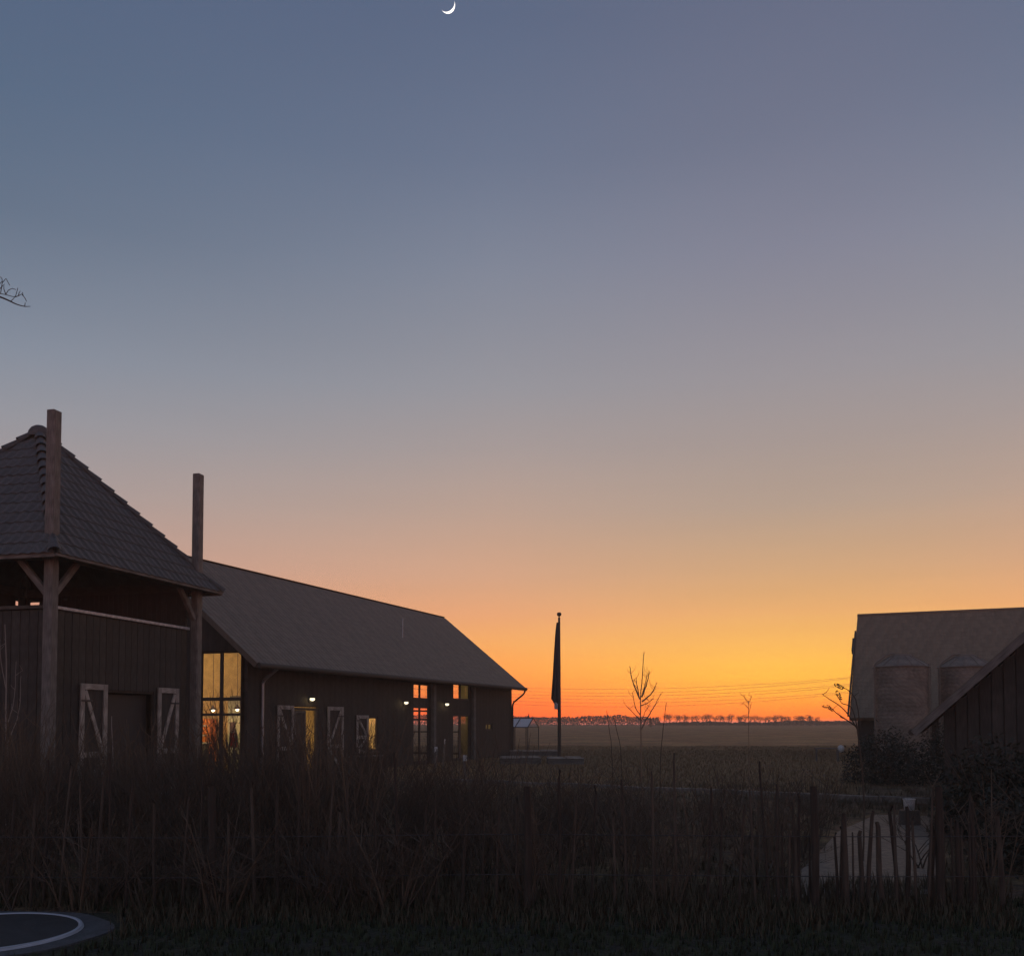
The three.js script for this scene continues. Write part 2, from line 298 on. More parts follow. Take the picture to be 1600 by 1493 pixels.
  part(leaf, 'door_rim', [box(0.05, 1.8, 0.02, -0.25, 0, 0.034), box(0.05, 1.8, 0.02, 0.25, 0, 0.034), box(0.44, 0.05, 0.02, 0, 0.87, 0.034)], M.oak2);
  const ajar = part(barn, 'door', box(0.46, 1.84, 0.05), M.oakDark, [3.66, 0.98, -0.16], [0, 0.08, 0]);
  part(ajar, 'handle', box(0.05, 0.16, 0.02, -0.15, 0, 0.034), M.zincPale);
  // shutters folded back on the wall
  shutter(barn, 1.66, 1.0, 0.02, 0.8, 2.06, 1, 0, M.shutterWood);
  shutter(barn, 4.28, 1.0, 0.02, 0.9, 2.06, -1, 0, M.shutterWood);
  shutter(barn, 5.9, 1.18, 0.02, 0.76, 1.2, 1, 0, M.shutterWood);
  part(barn, 'window_sill', box(0.7, 0.05, 0.1), M.oak2, [6.59, 0.59, 0.055]);
}
// wall lamps on the barn
for (const [x, where] of [[2.94, 'over the door that stands ajar'], [8.85, 'between shuttered window and tall bay window'], [12.22, 'farthest right on the barn, left of upper window']]) {
  const p = barnAt(x, 2.22, 0.0), l = thing('wall_lamp', 'glowing round wall lamp ' + where, 'lamp', p.toArray(), BTURN, 'wall lamps along the barn'); l.scale.setScalar(0.72);
  part(l, 'back_plate', new THREE.CylinderGeometry(0.12, 0.13, 0.04, 20).rotateX(Math.PI / 2), M.iron, [0, 0, 0.022]);
  part(l, 'hood', new THREE.SphereGeometry(0.155, 20, 8, 0, Math.PI * 2, 0, Math.PI * 0.42).scale(1, 0.55, 1), M.iron, [0, 0.035, 0.12]);
  part(l, 'bulb', new THREE.SphereGeometry(0.105, 18, 12).scale(1.05, 0.72, 0.9), new THREE.MeshStandardMaterial({ color: rgb(0.8, 0.8, 0.7), emissive: rgb(1, 0.88, 0.6), emissiveIntensity: 1.7, roughness: 0.6 }), [0, 0.015, 0.12]);
  const pl = new THREE.PointLight(rgb(1, 0.66, 0.28), 0.09, 0, 2); pl.position.set(0, 0.0, 0.12); pl.castShadow = true; pl.shadow.radius = 3; l.add(pl);
}
// rooms: hanging lamps and a few things behind the tall window and in the hall
function pendant(x, y, z, top, intensity, label, r = 0.13) {
  const p = barnAt(x, 0, z), l = thing('pendant_lamp', label, 'lamp', [p.x, y, p.z], BTURN, 'lamps hanging inside the barn');
  part(l, 'cord', rod(V(0, 0.1, 0), V(0, top - y, 0), 0.008), M.iron);
  part(l, 'shade', new THREE.LatheGeometry([[0.025, 0.13], [0.03, 0.08], [0.06, 0.05], [r, 0.0], [r + 0.004, -0.01]].map((q) => new THREE.Vector2(...q)), 24), new THREE.MeshStandardMaterial({ color: rgb(0.04, 0.04, 0.04), roughness: 0.5, side: THREE.DoubleSide }));
  part(l, 'bulb', new THREE.SphereGeometry(0.05, 16, 10), new THREE.MeshStandardMaterial({ color: rgb(0.9, 0.9, 0.8), emissive: rgb(1, 0.85, 0.55), emissiveIntensity: 6 }), [0, -0.015, 0]);
  const pl = new THREE.PointLight(rgb(1, 0.68, 0.32), intensity, 0, 2); pl.position.set(0, -0.015, 0); pl.castShadow = true; pl.shadow.radius = 2; l.add(pl);
}
pendant(2.1, 1.93, -2.75, 5.4, 4, 'dark dish lamp hanging behind left pane of the tall window');
pendant(2.3, 1.95, -2.05, 5.0, 4, 'dark dish lamp hanging behind right pane of the tall window');
function ceilingLamp(x, y, z, intensity, label) {             // frosted globe on a rod: lights the whole room
  const p = barnAt(x, 0, z), l = thing('globe_lamp', label, 'lamp', [p.x, y, p.z], BTURN, 'globe lamps inside the barn');
  part(l, 'rod', rod(V(0, 0.1, 0), V(0, 1.0, 0), 0.012), M.iron);
  part(l, 'globe', new THREE.SphereGeometry(0.14, 18, 12), new THREE.MeshStandardMaterial({ color: rgb(0.9, 0.9, 0.8), emissive: rgb(1, 0.8, 0.5), emissiveIntensity: 3 }));
  const pl = new THREE.PointLight(rgb(1, 0.66, 0.3), intensity, 0, 2); pl.castShadow = true; pl.shadow.radius = 7; l.add(pl);
}
ceilingLamp(1.2, 3.7, -5.0, 18, 'frosted globe lamp in the room behind the tall gable window');
ceilingLamp(6.2, 2.9, -2.9, 30, 'frosted globe lamp in the room behind the shuttered window');
ceilingLamp(17.9, 2.6, -0.9, 3.0, 'small globe lamp near the far end of the barn hall');
{
  const c = barnAt(3.7, 0, -2.75), k = thing('tall_cupboard', 'tall grey cupboard behind right half of the tall window', 'cupboard', c.toArray(), BTURN);
  part(k, 'carcass', box(0.6, 2.3, 0.95), mat([0.22, 0.22, 0.17], 0.7, { map: grainMap }), [0, 1.22, 0]);
  part(k, 'door', box(0.02, 2.1, 0.44), mat([0.25, 0.25, 0.19], 0.7), [-0.312, 1.22, -0.235]); part(k, 'door', box(0.02, 2.1, 0.44), mat([0.25, 0.25, 0.19], 0.7), [-0.312, 1.22, 0.235]);
  const o = barnAt(3.95, 0, -4.6), w = thing('orange_cabinet', 'bright orange cabinet behind left half of the tall window', 'cabinet', o.toArray(), BTURN);
  part(w, 'carcass', box(0.45, 1.6, 0.8), mat([0.75, 0.22, 0.03], 0.6), [0, 0.87, 0]);
  for (const y of [1.15, 1.45]) part(w, 'shelf_edge', box(0.03, 0.05, 0.7), M.white, [-0.235, y, 0]);
  const s = barnAt(2.9, 0, -4.1), q = thing('counter', 'white counter top in the lit room behind the tall window', 'counter', s.toArray(), BTURN);
  part(q, 'top', box(0.6, 0.05, 0.9), M.white, [0, 0.93, 0]); part(q, 'base', box(0.5, 0.85, 0.85), M.oakDark, [0, 0.49, 0]);
  const cl = barnAt(1.5, 0, -1.55), h = thing('hanging_cloth', 'red and white cloths hanging behind the tall window', 'cloth', cl.toArray(), BTURN);
  part(h, 'stand', [rod(V(0, 0.065, 0), V(0, 1.6, 0), 0.02), rod(V(0, 1.55, -0.2), V(0, 1.55, 0.2), 0.012), rod(V(-0.2, 0.075, 0), V(0.2, 0.075, 0), 0.015), rod(V(0, 0.075, -0.2), V(0, 0.075, 0.2), 0.015)], M.iron);
  const fold = (w, hh, ph) => { const g = new THREE.PlaneGeometry(w, hh, 16, 6), p = g.attributes.position; for (let i = 0; i < p.count; i++) p.setZ(i, 0.035 * Math.sin(p.getX(i) / w * 19 + ph) * (0.6 - p.getY(i) / hh * 0.6)); g.computeVertexNormals(); return g.rotateY(-Math.PI / 2); };
  part(h, 'white_cloth', fold(0.2, 0.42, 0), new THREE.MeshStandardMaterial({ color: rgb(0.8, 0.74, 0.6), side: THREE.DoubleSide, roughness: 0.9 }), [-0.02, 1.34, -0.03]);
  part(h, 'red_cloth', fold(0.26, 0.4, 2), new THREE.MeshStandardMaterial({ color: rgb(0.55, 0.03, 0.03), side: THREE.DoubleSide, roughness: 0.9 }), [-0.05, 1.06, 0.02]);
}
{ // bench along the barn wall
  const p = barnAt(5.35, 0, 0.45), b = thing('garden_bench', 'plain wooden bench against the barn below the shuttered window', 'bench', p.toArray(), BTURN);
  for (const z of [-0.13, 0, 0.13]) part(b, 'seat_slat', box(1.7, 0.035, 0.115), M.oak, [0, 0.5, z]);
  for (const x of [-0.7, 0.7]) for (const z of [-0.13, 0.13]) part(b, 'leg', box(0.07, 0.48, 0.07), M.oak2, [x, 0.24, z]);
}

// ---------- the hay barrack: four tall posts through a tiled pyramid roof ----------
{
  const HC = [-9.8, 0, -19.67], HT = Math.atan2(0.968, 0.248), P = 2.275;
  const hay = thing('hay_barrack', 'dark boarded hay barrack with tall posts through a tiled pyramid roof', 'barn', HC, HT);
  for (const [x, z] of [[-P, P], [P, P], [P, -P], [-P, -P]]) part(hay, 'post', box(0.19, 7.12, 0.19), M.oak, [x, 3.56, z], [0, rr(-0.03, 0.03), 0]);
  // plates under the roof and braces
  for (const s of [-1, 1]) { part(hay, 'plate_beam', box(2 * P - 0.2, 0.2, 0.14), M.oakDark, [0, 4.58, s * P]); part(hay, 'plate_beam', box(0.14, 0.2, 2 * P - 0.2), M.oakDark, [s * P, 4.57, 0]); }
  for (const sx of [-1, 1]) for (const sz of [-1, 1]) {
    part(hay, 'brace', bar(V(sx * (P - 0.08), 3.85, sz * P), V(sx * (P - 0.68), 4.5, sz * P), 0.11, 0.09), M.oak2);
    part(hay, 'brace', bar(V(sx * P, 3.85, sz * (P - 0.08)), V(sx * P, 4.5, sz * (P - 0.68)), 0.09, 0.11), M.oak2);
  }
  // boarded walls; the door opening lies between the two shutters
  const Wp = 2.12, TOP = 3.6, n = 22, w = 2 * Wp / n;
  for (let i = 0; i < n; i++) {
    const x = -Wp + (i + 0.5) * w, inDoor = x > -0.58 && x < 1.04, y0 = inDoor ? 2.2 : 0.02;
    part(hay, 'wall_board', box(w - 0.012, TOP - y0, 0.03), M.board[(i * 7 + 1) % 3], [x, (TOP + y0) / 2, Wp + rr(-0.004, 0.004)]);
    part(hay, 'wall_board', box(0.03, TOP - 0.02, w - 0.012), M.board[(i * 5 + 2) % 3], [-Wp + rr(-0.004, 0.004), TOP / 2, x * 0.985]);
  }
  // wall framing right behind the boards, and the two walls away from us with gaps under the roof
  part(hay, 'inner_wall', plate([[-2.06, 0.02], [2.06, 0.02], [2.06, 3.55], [-2.06, 3.55]], 0.05, [[-0.54, 0.03, 1.0, 2.16]]), M.oakDark, [0, 0, Wp - 0.075]);
  part(hay, 'inner_wall', plate([[-2.0, 0.02], [2.0, 0.02], [2.0, 3.55], [-2.0, 3.55]], 0.05), M.oakDark, [-Wp + 0.075, 0, 0], [0, -Math.PI / 2, 0]);
  // x of this plate runs along -z after the turn
  part(hay, 'back_wall', plate([[-2.1, 0.02], [2.14, 0.02], [2.14, 4.46], [-2.1, 4.46]], 0.06, [[1.74, 4.28, 2.05, 4.42], [0.98, 4.37, 1.08, 4.405], [0.62, 4.375, 0.69, 4.405]]), M.tar, [Wp, 0, 0], [0, Math.PI / 2, 0]);
  part(hay, 'back_wall', plate([[-2.1, 0.02], [2.1, 0.02], [2.1, 4.46], [-2.1, 4.46]], 0.06, [[1.78, 4.25, 1.92, 4.42]]), M.tar, [0, 0, -Wp - 0.03]);
  part(hay, 'loft_floor', new THREE.BoxGeometry(4.0, 0.05, 4.0), M.oakDark, [0, 3.5, 0]);
  part(hay, 'inner_door', box(1.5, 2.1, 0.04), M.frame, [0.23, 1.08, Wp - 0.2]);
  part(hay, 'trim_strip', box(2 * P - 0.22, 0.06, 0.1), M.zincPale, [0, 3.64, Wp + 0.02]);
  part(hay, 'trim_strip', box(0.1, 0.06, 2 * P - 0.22), M.oakDark, [-Wp - 0.02, 3.64, 0]);
  shutter(hay, -0.97, 1.15, Wp + 0.035, 0.76, 2.3, 1);
  shutter(hay, 1.4, 1.15, Wp + 0.035, 0.74, 2.3, -1);
  // roof
  const E = 2.68, EY = 4.5, AY = 7.62, rise = AY - EY, S = Math.hypot(E, rise);
  const tw = 0.222, tl = 0.31, courses = Math.floor((S - 0.15) / tl);
  const tileGeo = (u0, u1, lim, v0) => {                      // one pantile: S-shaped across, lifted at its lower end; lim(v) keeps it inside the hips
    const N = 6, p = [], idx = [], len = tl + 0.06, th = 0.014;
    for (const [v, lift] of [[0, 0.032], [len, 0.012]]) for (const dy of [0, -th]) for (let i = 0; i <= N; i++) {
      const u = u0 + (u1 - u0) * i / N, a = (u - u0) / (tw + 0.02), k = lim ? lim(v0 + v) : 1e9;
      p.push(Math.max(-k, Math.min(k, u)), v, lift + 0.012 * Math.sin(a * 2 * Math.PI + 0.6) + dy);
    }
    const m = N + 1; for (let i = 0; i < N; i++) { const a = i, b = i + 1, A = a + 2 * m, B = b + 2 * m; idx.push(a, b, B, a, B, A, a + m, b, a, a + m, b + m, b); }
    const g = new THREE.BufferGeometry(); g.setAttribute('position', new THREE.Float32BufferAttribute(p, 3)); g.setIndex(idx);
    const uv = []; for (let i = 0; i < p.length; i += 3) uv.push(p[i] * 2 + v0, p[i + 1] * 2); g.setAttribute('uv', new THREE.Float32BufferAttribute(uv, 2)); g.computeVertexNormals(); return g;
  };
  const shared = tileGeo(-tw / 2 - 0.01, tw / 2 + 0.01, null, 0);
  const faces = [[V(0, 0, 1), true], [V(-1, 0, 0), true], [V(0, 0, -1), false], [V(1, 0, 0), false]];
  for (const [o, seen] of faces) {
    const U = V(0, 1, 0).cross(o), Vv = o.clone().multiplyScalar(-E).add(V(0, rise, 0)).normalize(), Nn = U.clone().cross(Vv);
    const f = part(hay, 'roof_slope', plate([[-E, 0], [E, 0], [0, S]], 0.04), M.oakDark);
    f.geometry.translate(0, 0, -0.045); f.quaternion.setFromRotationMatrix(new THREE.Matrix4().makeBasis(U, Vv, Nn)); f.position.copy(o).multiplyScalar(E).setY(EY);
    const rest = [];
    for (let c = 0; c < courses; c++) {
      const v0 = c * tl - 0.02, lim = (v) => Math.max(0.02, E * (1 - v / S) + 0.02), half = E * (1 - v0 / S), k = Math.ceil(half / tw) + 1;
      for (let i = -k; i <= k; i++) {
        const u = (i + (c % 2 ? 0.5 : 0) * 0) * tw + tw / 2; if (Math.abs(u) - tw * 0.35 > half) continue;
        const edge = Math.abs(u) + tw * 0.55 > E * (1 - (v0 + tl + 0.06) / S);
        const g = edge ? tileGeo(u - tw / 2 - 0.01, u + tw / 2 + 0.01, lim, v0) : shared;
        if (seen) part(f, 'roof_tile', g, M.tile[Math.floor(rnd() * 4)], edge ? [0, v0, 0] : [u, v0, rr(-0.003, 0.003)], edge ? undefined : [rr(-0.008, 0.008), 0, rr(-0.006, 0.006)]);
        else rest.push(edge ? g.clone().translate(0, v0, 0) : g.clone().translate(u, v0, 0));
      }
    }
    if (rest.length) { const b = part(f, 'roof_tile', rest, M.tile[1]); b.userData.kind = 'stuff'; }
    part(hay, 'eave_board', bar(U.clone().multiplyScalar(-E + 0.02).add(o.clone().multiplyScalar(E - 0.03)).setY(EY - 0.03), U.clone().multiplyScalar(E - 0.02).add(o.clone().multiplyScalar(E - 0.03)).setY(EY - 0.03), 0.05, 0.09), M.oak2);
  }
  // hip tiles: overlapping half round caps, and a rounded cap on the peak
  const capGeo = new THREE.CylinderGeometry(0.075, 0.125, 0.4, 10, 1, true, -Math.PI / 2, Math.PI); const capMat = M.tile.map((m) => { const q = m.clone(); q.side = THREE.DoubleSide; return q; });
  for (const [sx, sz] of [[-1, 1], [1, 1], [-1, -1], [1, -1]]) {
    const a = V(sx * E, EY + 0.02, sz * E), b = V(0, AY + 0.02, 0), dir = b.clone().sub(a), L = dir.length(); dir.normalize();
    const side = V(0, 1, 0).cross(dir).normalize(), up = dir.clone().cross(side), count = Math.floor(L / 0.34);
    for (let i = 0; i < count; i++) {
      const c = a.clone().addScaledVector(dir, 0.2 + i * 0.34); if (Math.hypot(c.x - sx * P, c.z - sz * P) < 0.26) continue;
      const o = part(hay, 'hip_tile', capGeo, capMat[i % 4]); o.position.copy(c).addScaledVector(up, -0.035);
      o.quaternion.setFromRotationMatrix(new THREE.Matrix4().makeBasis(side.clone().negate(), dir, side.clone().negate().cross(dir)));
    }
  }
  part(hay, 'peak_cap', new THREE.LatheGeometry([[0.24, -0.2], [0.21, -0.08], [0.16, 0.0], [0.09, 0.045], [0, 0.055]].map((q) => new THREE.Vector2(...q)), 20), capMat[1], [0, AY + 0.04, 0]);
}

// ---------- far barn on the right with two silos ----------
{
  const T = -Math.asin(0.4), o = V(14.05, 0, -40), H = 6.62, EY = 1.75, W = 6, L = 18;
  const b = thing('far_barn', 'large dark barn with a tall plain roof behind the silos', 'barn', [o.x, 0, o.z], T);
  const sl = Math.hypot(W, H - EY), ang = Math.atan2(H - EY, W);
  for (const s of [1, -1]) {
    const g = new THREE.BoxGeometry(L, 0.16, sl), uv = g.attributes.uv, p = g.attributes.position;
    for (let i = 0; i < uv.count; i++) uv.setXY(i, p.getX(i) / 3.2, -s * (p.getZ(i) + p.getY(i)) / 3.6);
    part(b, 'roof', g, M.roofFar, [L / 2, (H + EY) / 2 - 0.08, -W + s * W / 2], [s * ang, 0, 0]);
  }
  part(b, 'ridge_cap', new THREE.CylinderGeometry(0.12, 0.12, L + 0.02, 10).rotateZ(Math.PI / 2), M.roofFar, [L / 2, H - 0.06, -W]);
  part(b, 'wall', new THREE.BoxGeometry(L - 0.6, EY, 0.2), M.tar, [L / 2, EY / 2, -0.5]);
  part(b, 'wall', new THREE.BoxGeometry(L - 0.6, EY, 0.2), M.tar, [L / 2, EY / 2, -2 * W + 0.5]);
  for (const x of [0.3, L - 0.5]) part(b, 'gable_wall', plate([[0.6, 0], [2 * W - 0.6, 0], [2 * W - 0.6, EY], [W, H - 0.3], [0.6, EY]], 0.2), M.tar, [x, 0, 0], [0, Math.PI / 2, 0]);
  part(b, 'verge_board', bar(V(-0.04, EY + 0.1, 0.05), V(-0.04, H - 0.9, -W + 1.05), 0.06, 0.2), M.oakDark);
  part(b, 'verge_board', bar(V(-0.1, H - 1.9, -W + 2.3), V(-0.1, H - 1.3, -W + 1.55), 0.07, 0.24), M.oakDark);
}
function silo(x, z, label) {
  const s = thing('grain_silo', label, 'silo', [x, 0, z], 0, 'metal silos in front of the far barn');
  const prof = [[0.98, 0.02]]; for (let i = 0; i <= 96; i++) prof.push([0.975 + 0.005 * Math.sin(i * Math.PI / 2), 0.04 + i * 3.56 / 96]); prof.push([0.98, 3.62]);
  part(s, 'bin', new THREE.LatheGeometry(prof.map((q) => new THREE.Vector2(...q)), 40), M.siloSkin);
  const cone = part(s, 'cone_roof', new THREE.LatheGeometry([[1.03, 3.6], [1.03, 3.63], [0.38, 4.02], [0.37, 4.05]].map((q) => new THREE.Vector2(...q)), 40), M.siloSkin);
  part(cone, 'lid', new THREE.LatheGeometry([[0.37, 4.04], [0.37, 4.09], [0, 4.12]].map((q) => new THREE.Vector2(...q)), 32), M.siloSkin);
  for (let i = 0; i < 12; i++) { const a = i / 12 * Math.PI * 2; part(cone, 'roof_rib', rod(V(Math.cos(a) * 1.02, 3.65, Math.sin(a) * 1.02), V(Math.cos(a) * 0.39, 4.03, Math.sin(a) * 0.39), 0.012, 0.012, 5), M.siloSkin); }
  part(s, 'fill_pipe', pipe([V(-1.07, 0.05, 0.16), V(-1.07, 1.4, 0.16), V(-1.07, 3.6, 0.16), V(-1.0, 3.78, 0.16), V(-0.55, 4.08, 0.1), V(-0.25, 4.12, 0.05)], 0.035, 40), M.siloSkin);
  const lad = [rod(V(0.9, 0.3, 0.46), V(0.9, 3.7, 0.46), 0.014), rod(V(0.72, 0.3, 0.73), V(0.72, 3.7, 0.73), 0.014)];
  const ladder = part(s, 'ladder', lad, M.siloSkin); for (let i = 0; i < 14; i++) part(ladder, 'rung', rod(V(0.9, 0.5 + i * 0.235, 0.46), V(0.72, 0.5 + i * 0.235, 0.73), 0.011, 0.011, 5), M.siloSkin);
  part(s, 'base_ring', new THREE.CylinderGeometry(1.05, 1.08, 0.06, 36), M.concrete, [0, 0.03, 0]);
}
silo(14.62, -36, 'ribbed metal silo with cone roof, fully seen before the far barn');
silo(17.15, -36.2, 'metal silo half hidden by the slope of the near shed roof');

// ---------- near shed on the right ----------
{
  const s = thing('garden_shed', 'dark boarded shed at right edge with a pale sloping verge board', 'shed', [6.3, 0, -15], -0.425);
  const W = 5.4, EY = 1.5, H = 4.02, D = 6, sl = Math.hypot(W / 2, H - EY), ang = Math.atan2(H - EY, W / 2);
  for (const k of [1, -1]) {
    const g = new THREE.BoxGeometry(sl + 0.02, 0.12, D), uv = g.attributes.uv, p = g.attributes.position;
    for (let i = 0; i < uv.count; i++) uv.setXY(i, p.getZ(i) / 3.2, -k * (p.getX(i) + p.getY(i)) / 3.6);
    part(s, 'roof', g, M.roof, [k === 1 ? W / 4 : W * 3 / 4, (H + EY) / 2 - 0.06, -D / 2], [0, 0, k * ang]);
    const a = V(k === 1 ? -0.03 : W + 0.03, EY - 0.1, 0.03), b = V(W / 2, H - 0.07, 0.03);
    part(s, 'verge_board', bar(a, b, 0.11, 0.035), M.oak2);
  }
  const n = 27, w = (W - 0.8) / n;
  for (let i = 0; i < n; i++) { const x = 0.4 + (i + 0.5) * w, top = EY + Math.min(x, W - x) * (H - EY) / (W / 2) - 0.15; part(s, 'wall_board', box(w - 0.01, top, 0.03), M.board[(i * 5) % 3], [x, top / 2, -0.35 + (i % 2) * 0.012]); }
  part(s, 'wall', plate([[0.42, 0.01], [W - 0.42, 0.01], [W - 0.42, EY + 0.2], [W / 2, H - 0.19], [0.42, EY + 0.2]], 0.08), M.oakDark, [0, 0, -0.47]);
  for (const x of [0.45, W - 0.45]) part(s, 'wall', new THREE.BoxGeometry(0.08, EY + 0.1, D - 0.9), M.tar, [x, EY / 2 + 0.05, -D / 2 - 0.02]);
  part(s, 'wall', plate([[0.42, 0.01], [W - 0.42, 0.01], [W - 0.42, EY + 0.2], [W / 2, H - 0.19], [0.42, EY + 0.2]], 0.08), M.tar, [0, 0, -D + 0.35]);
  part(s, 'gutter', new THREE.CylinderGeometry(0.05, 0.05, D - 0.1, 8).rotateX(Math.PI / 2), M.oakDark, [-0.06, EY - 0.08, -D / 2]);
  const d = part(s, 'door', box(0.85, 1.75, 0.04), M.oakDark, [2.7, 0.9, -0.31]); part(d, 'handle', box(0.03, 0.14, 0.03, -0.33, 0.05, 0.035), M.iron);
}
{ // white bucket by the shed corner
  const b = thing('bucket', 'small white bucket standing by the corner of the near shed', 'bucket', [6.12, 0.23, -14.85], 0.3); b.scale.setScalar(0.85);
  part(b, 'body', new THREE.LatheGeometry([[0, 0], [0.085, 0], [0.105, 0.19], [0.112, 0.19], [0.112, 0.205], [0.1, 0.205], [0.082, 0.02], [0, 0.02]].map((q) => new THREE.Vector2(...q)), 20), M.white);
  part(b, 'handle', new THREE.TorusGeometry(0.105, 0.004, 6, 16, Math.PI).rotateX(-0.9), M.iron, [0, 0.19, 0]);
  const k = thing('chopping_block', 'short sawn log under the white bucket', 'log', [6.12, 0, -14.85]);
  part(k, 'wood', new THREE.CylinderGeometry(0.15, 0.165, 0.228, 14), M.oakDark, [0, 0.114, 0]);
}

// ---------- flagpole ----------
{
  const f = thing('flagpole', 'tall flagpole with ball top standing between barn and field', 'flagpole', [2.07, 0, -42]);
  part(f, 'pole', new THREE.CylinderGeometry(0.05, 0.085, 6.1, 14), M.oakDark, [0, 3.05, 0]);
  part(f, 'ball', new THREE.LatheGeometry([[0.05, 0], [0.05, 0.03], [0.02, 0.05], [0.035, 0.09], [0.09, 0.12], [0.1, 0.19], [0.075, 0.255], [0, 0.27]].map((q) => new THREE.Vector2(...q)), 18), M.oakDark, [0, 6.1, 0]);
  // limp banner: folds that hang beside the pole
  const N = 30, R = 36, p = [], idx = [], y1 = 5.92, y0 = 2.12;
  for (let j = 0; j <= R; j++) { const t = j / R, y = y1 + (y0 - y1) * t, w = 0.05 + 0.3 * Math.pow(t, 0.75) * (t > 0.9 ? 1 - (t - 0.9) * 5 : 1);
    for (let i = 0; i <= N; i++) { const s = i / N, a = s * 15 + t * 1.4; p.push(-0.05 - w * s + 0.02 * Math.sin(a * 1.3), y + (t > 0.85 ? (t - 0.85) * 2.2 * (s - 0.2) : 0) - 0.02 * s * Math.sin(t * 30), 0.075 * Math.sin(a) * (0.3 + t * 0.7) + 0.03 * Math.sin(t * 9 + s * 4)); } }
  for (let j = 0; j < R; j++) for (let i = 0; i < N; i++) { const a = j * (N + 1) + i; idx.push(a, a + 1, a + N + 2, a, a + N + 2, a + N + 1); }
  const g = new THREE.BufferGeometry(); g.setAttribute('position', new THREE.Float32BufferAttribute(p, 3)); g.setIndex(idx); g.computeVertexNormals();
  const fl = thing('banner', 'long dark banner hanging limp on the flagpole', 'flag', [2.07, 0, -42]);
  part(fl, 'cloth', g, M.flag);
  const e = new THREE.PlaneGeometry(0.15, 0.3, 8, 4), q = e.attributes.position; for (let i = 0; i < q.count; i++) { q.setZ(i, 0.03 * Math.sin(q.getX(i) * 40)); if (q.getY(i) > 0.1) q.setX(i, q.getX(i) * 0.4 - 0.03); } e.computeVertexNormals();
  part(fl, 'pale_hem', e, M.flagPale, [-0.15, 2.26, 0.13]);
}

// ---------- greenhouse, raised beds, small things in the garden ----------
{
  const g = thing('greenhouse', 'small greenhouse with pale roof panels beyond the barn corner', 'greenhouse', [0.12, 0, -49.5], -0.4);
  const L = 2.1, W = 1.5, EY = 1.28, H = 1.74, r = 0.025;
  const posts = [-L / 2, -L / 6, L / 6, L / 2];
  for (const x of posts) { for (const z of [-W / 2, W / 2]) part(g, 'post', rod(V(x, 0, z), V(x, EY, z), r, r, 6), M.iron); part(g, 'rafter', rod(V(x, EY, W / 2), V(x, H, 0), r, r, 6), M.iron); part(g, 'rafter', rod(V(x, EY, -W / 2), V(x, H, 0), r, r, 6), M.iron); }
  part(g, 'ridge', rod(V(-L / 2, H, 0), V(L / 2, H, 0), 0.03, 0.03, 6), M.iron);
  for (const z of [-W / 2, W / 2]) part(g, 'eave_rail', rod(V(-L / 2, EY, z), V(L / 2, EY, z), r, r, 6), M.iron);
  for (let i = 0; i < 3; i++) for (const s of [1, -1]) {
    const x0 = posts[i] + 0.03, x1 = posts[i + 1] - 0.03, q = (a, b, c, d) => { const k = new THREE.BufferGeometry(); k.setAttribute('position', new THREE.Float32BufferAttribute([...a, ...b, ...c, ...a, ...c, ...d], 3)); k.computeVertexNormals(); return k; };
    part(g, 'roof_panel', q([x0, EY, s * W / 2], [x1, EY, s * W / 2], [x1, H, 0], [x0, H, 0]), M.panel);
    part(g, 'wall_panel', q([x0, 0.05, s * W / 2], [x1, 0.05, s * W / 2], [x1, EY - 0.03, s * W / 2], [x0, EY - 0.03, s * W / 2]), M.glass);
  }
  for (const x of [-L / 2, L / 2]) part(g, 'end_panel', plate([[-W / 2, 0.05], [W / 2, 0.05], [W / 2, EY], [0, H], [-W / 2, EY]], 0.004), M.glass, [x, 0, 0], [0, Math.PI / 2, 0]);
  part(g, 'finial', new THREE.ConeGeometry(0.06, 0.26, 8), M.iron, [L / 2 - 0.25, H + 0.14, 0]);
}
function bed(x, z, l, d, turn, label) {
  const b = thing('raised_bed', label, 'raised bed', [x, 0, z], turn, 'raised beds in the garden'), h = 0.24;
  for (const s of [-1, 1]) { for (let k = 0; k < 2; k++) { part(b, 'plank', box(l, h / 2 - 0.01, 0.05), M.oak2, [0, h / 4 + k * h / 2, s * d / 2]); part(b, 'plank', box(0.05, h / 2 - 0.01, d - 0.06), M.oak2, [s * (l / 2 - 0.025), h / 4 + k * h / 2, 0]); }
    const nCap = Math.max(2, Math.round(l / 0.8)); for (let k = 0; k < nCap; k++) part(b, 'cap_board', box(l / nCap - 0.05, 0.035, 0.14), M.shutterWood, [-l / 2 + (k + 0.5) * l / nCap, h + 0.02 + rr(-0.01, 0.01), s * d / 2 + rr(-0.01, 0.01)]); }
  part(b, 'soil', new THREE.BoxGeometry(l - 0.08, 0.2, d - 0.08), mat([0.05, 0.04, 0.03], 0.95, { map: soilMap, bumpMap: soilBump, bumpScale: 0.04 }), [0, 0.105, 0]);
}
bed(0.85, -43.5, 2.5, 1.1, 0.02, 'raised bed with pale cap boards just before the greenhouse');
bed(0.3, -35.6, 1.5, 1.0, 0.05, 'raised bed left of the flagpole, nearest the barn corner');
bed(1.95, -35.4, 1.3, 1.0, 0.03, 'raised bed in front of the foot of the flagpole');
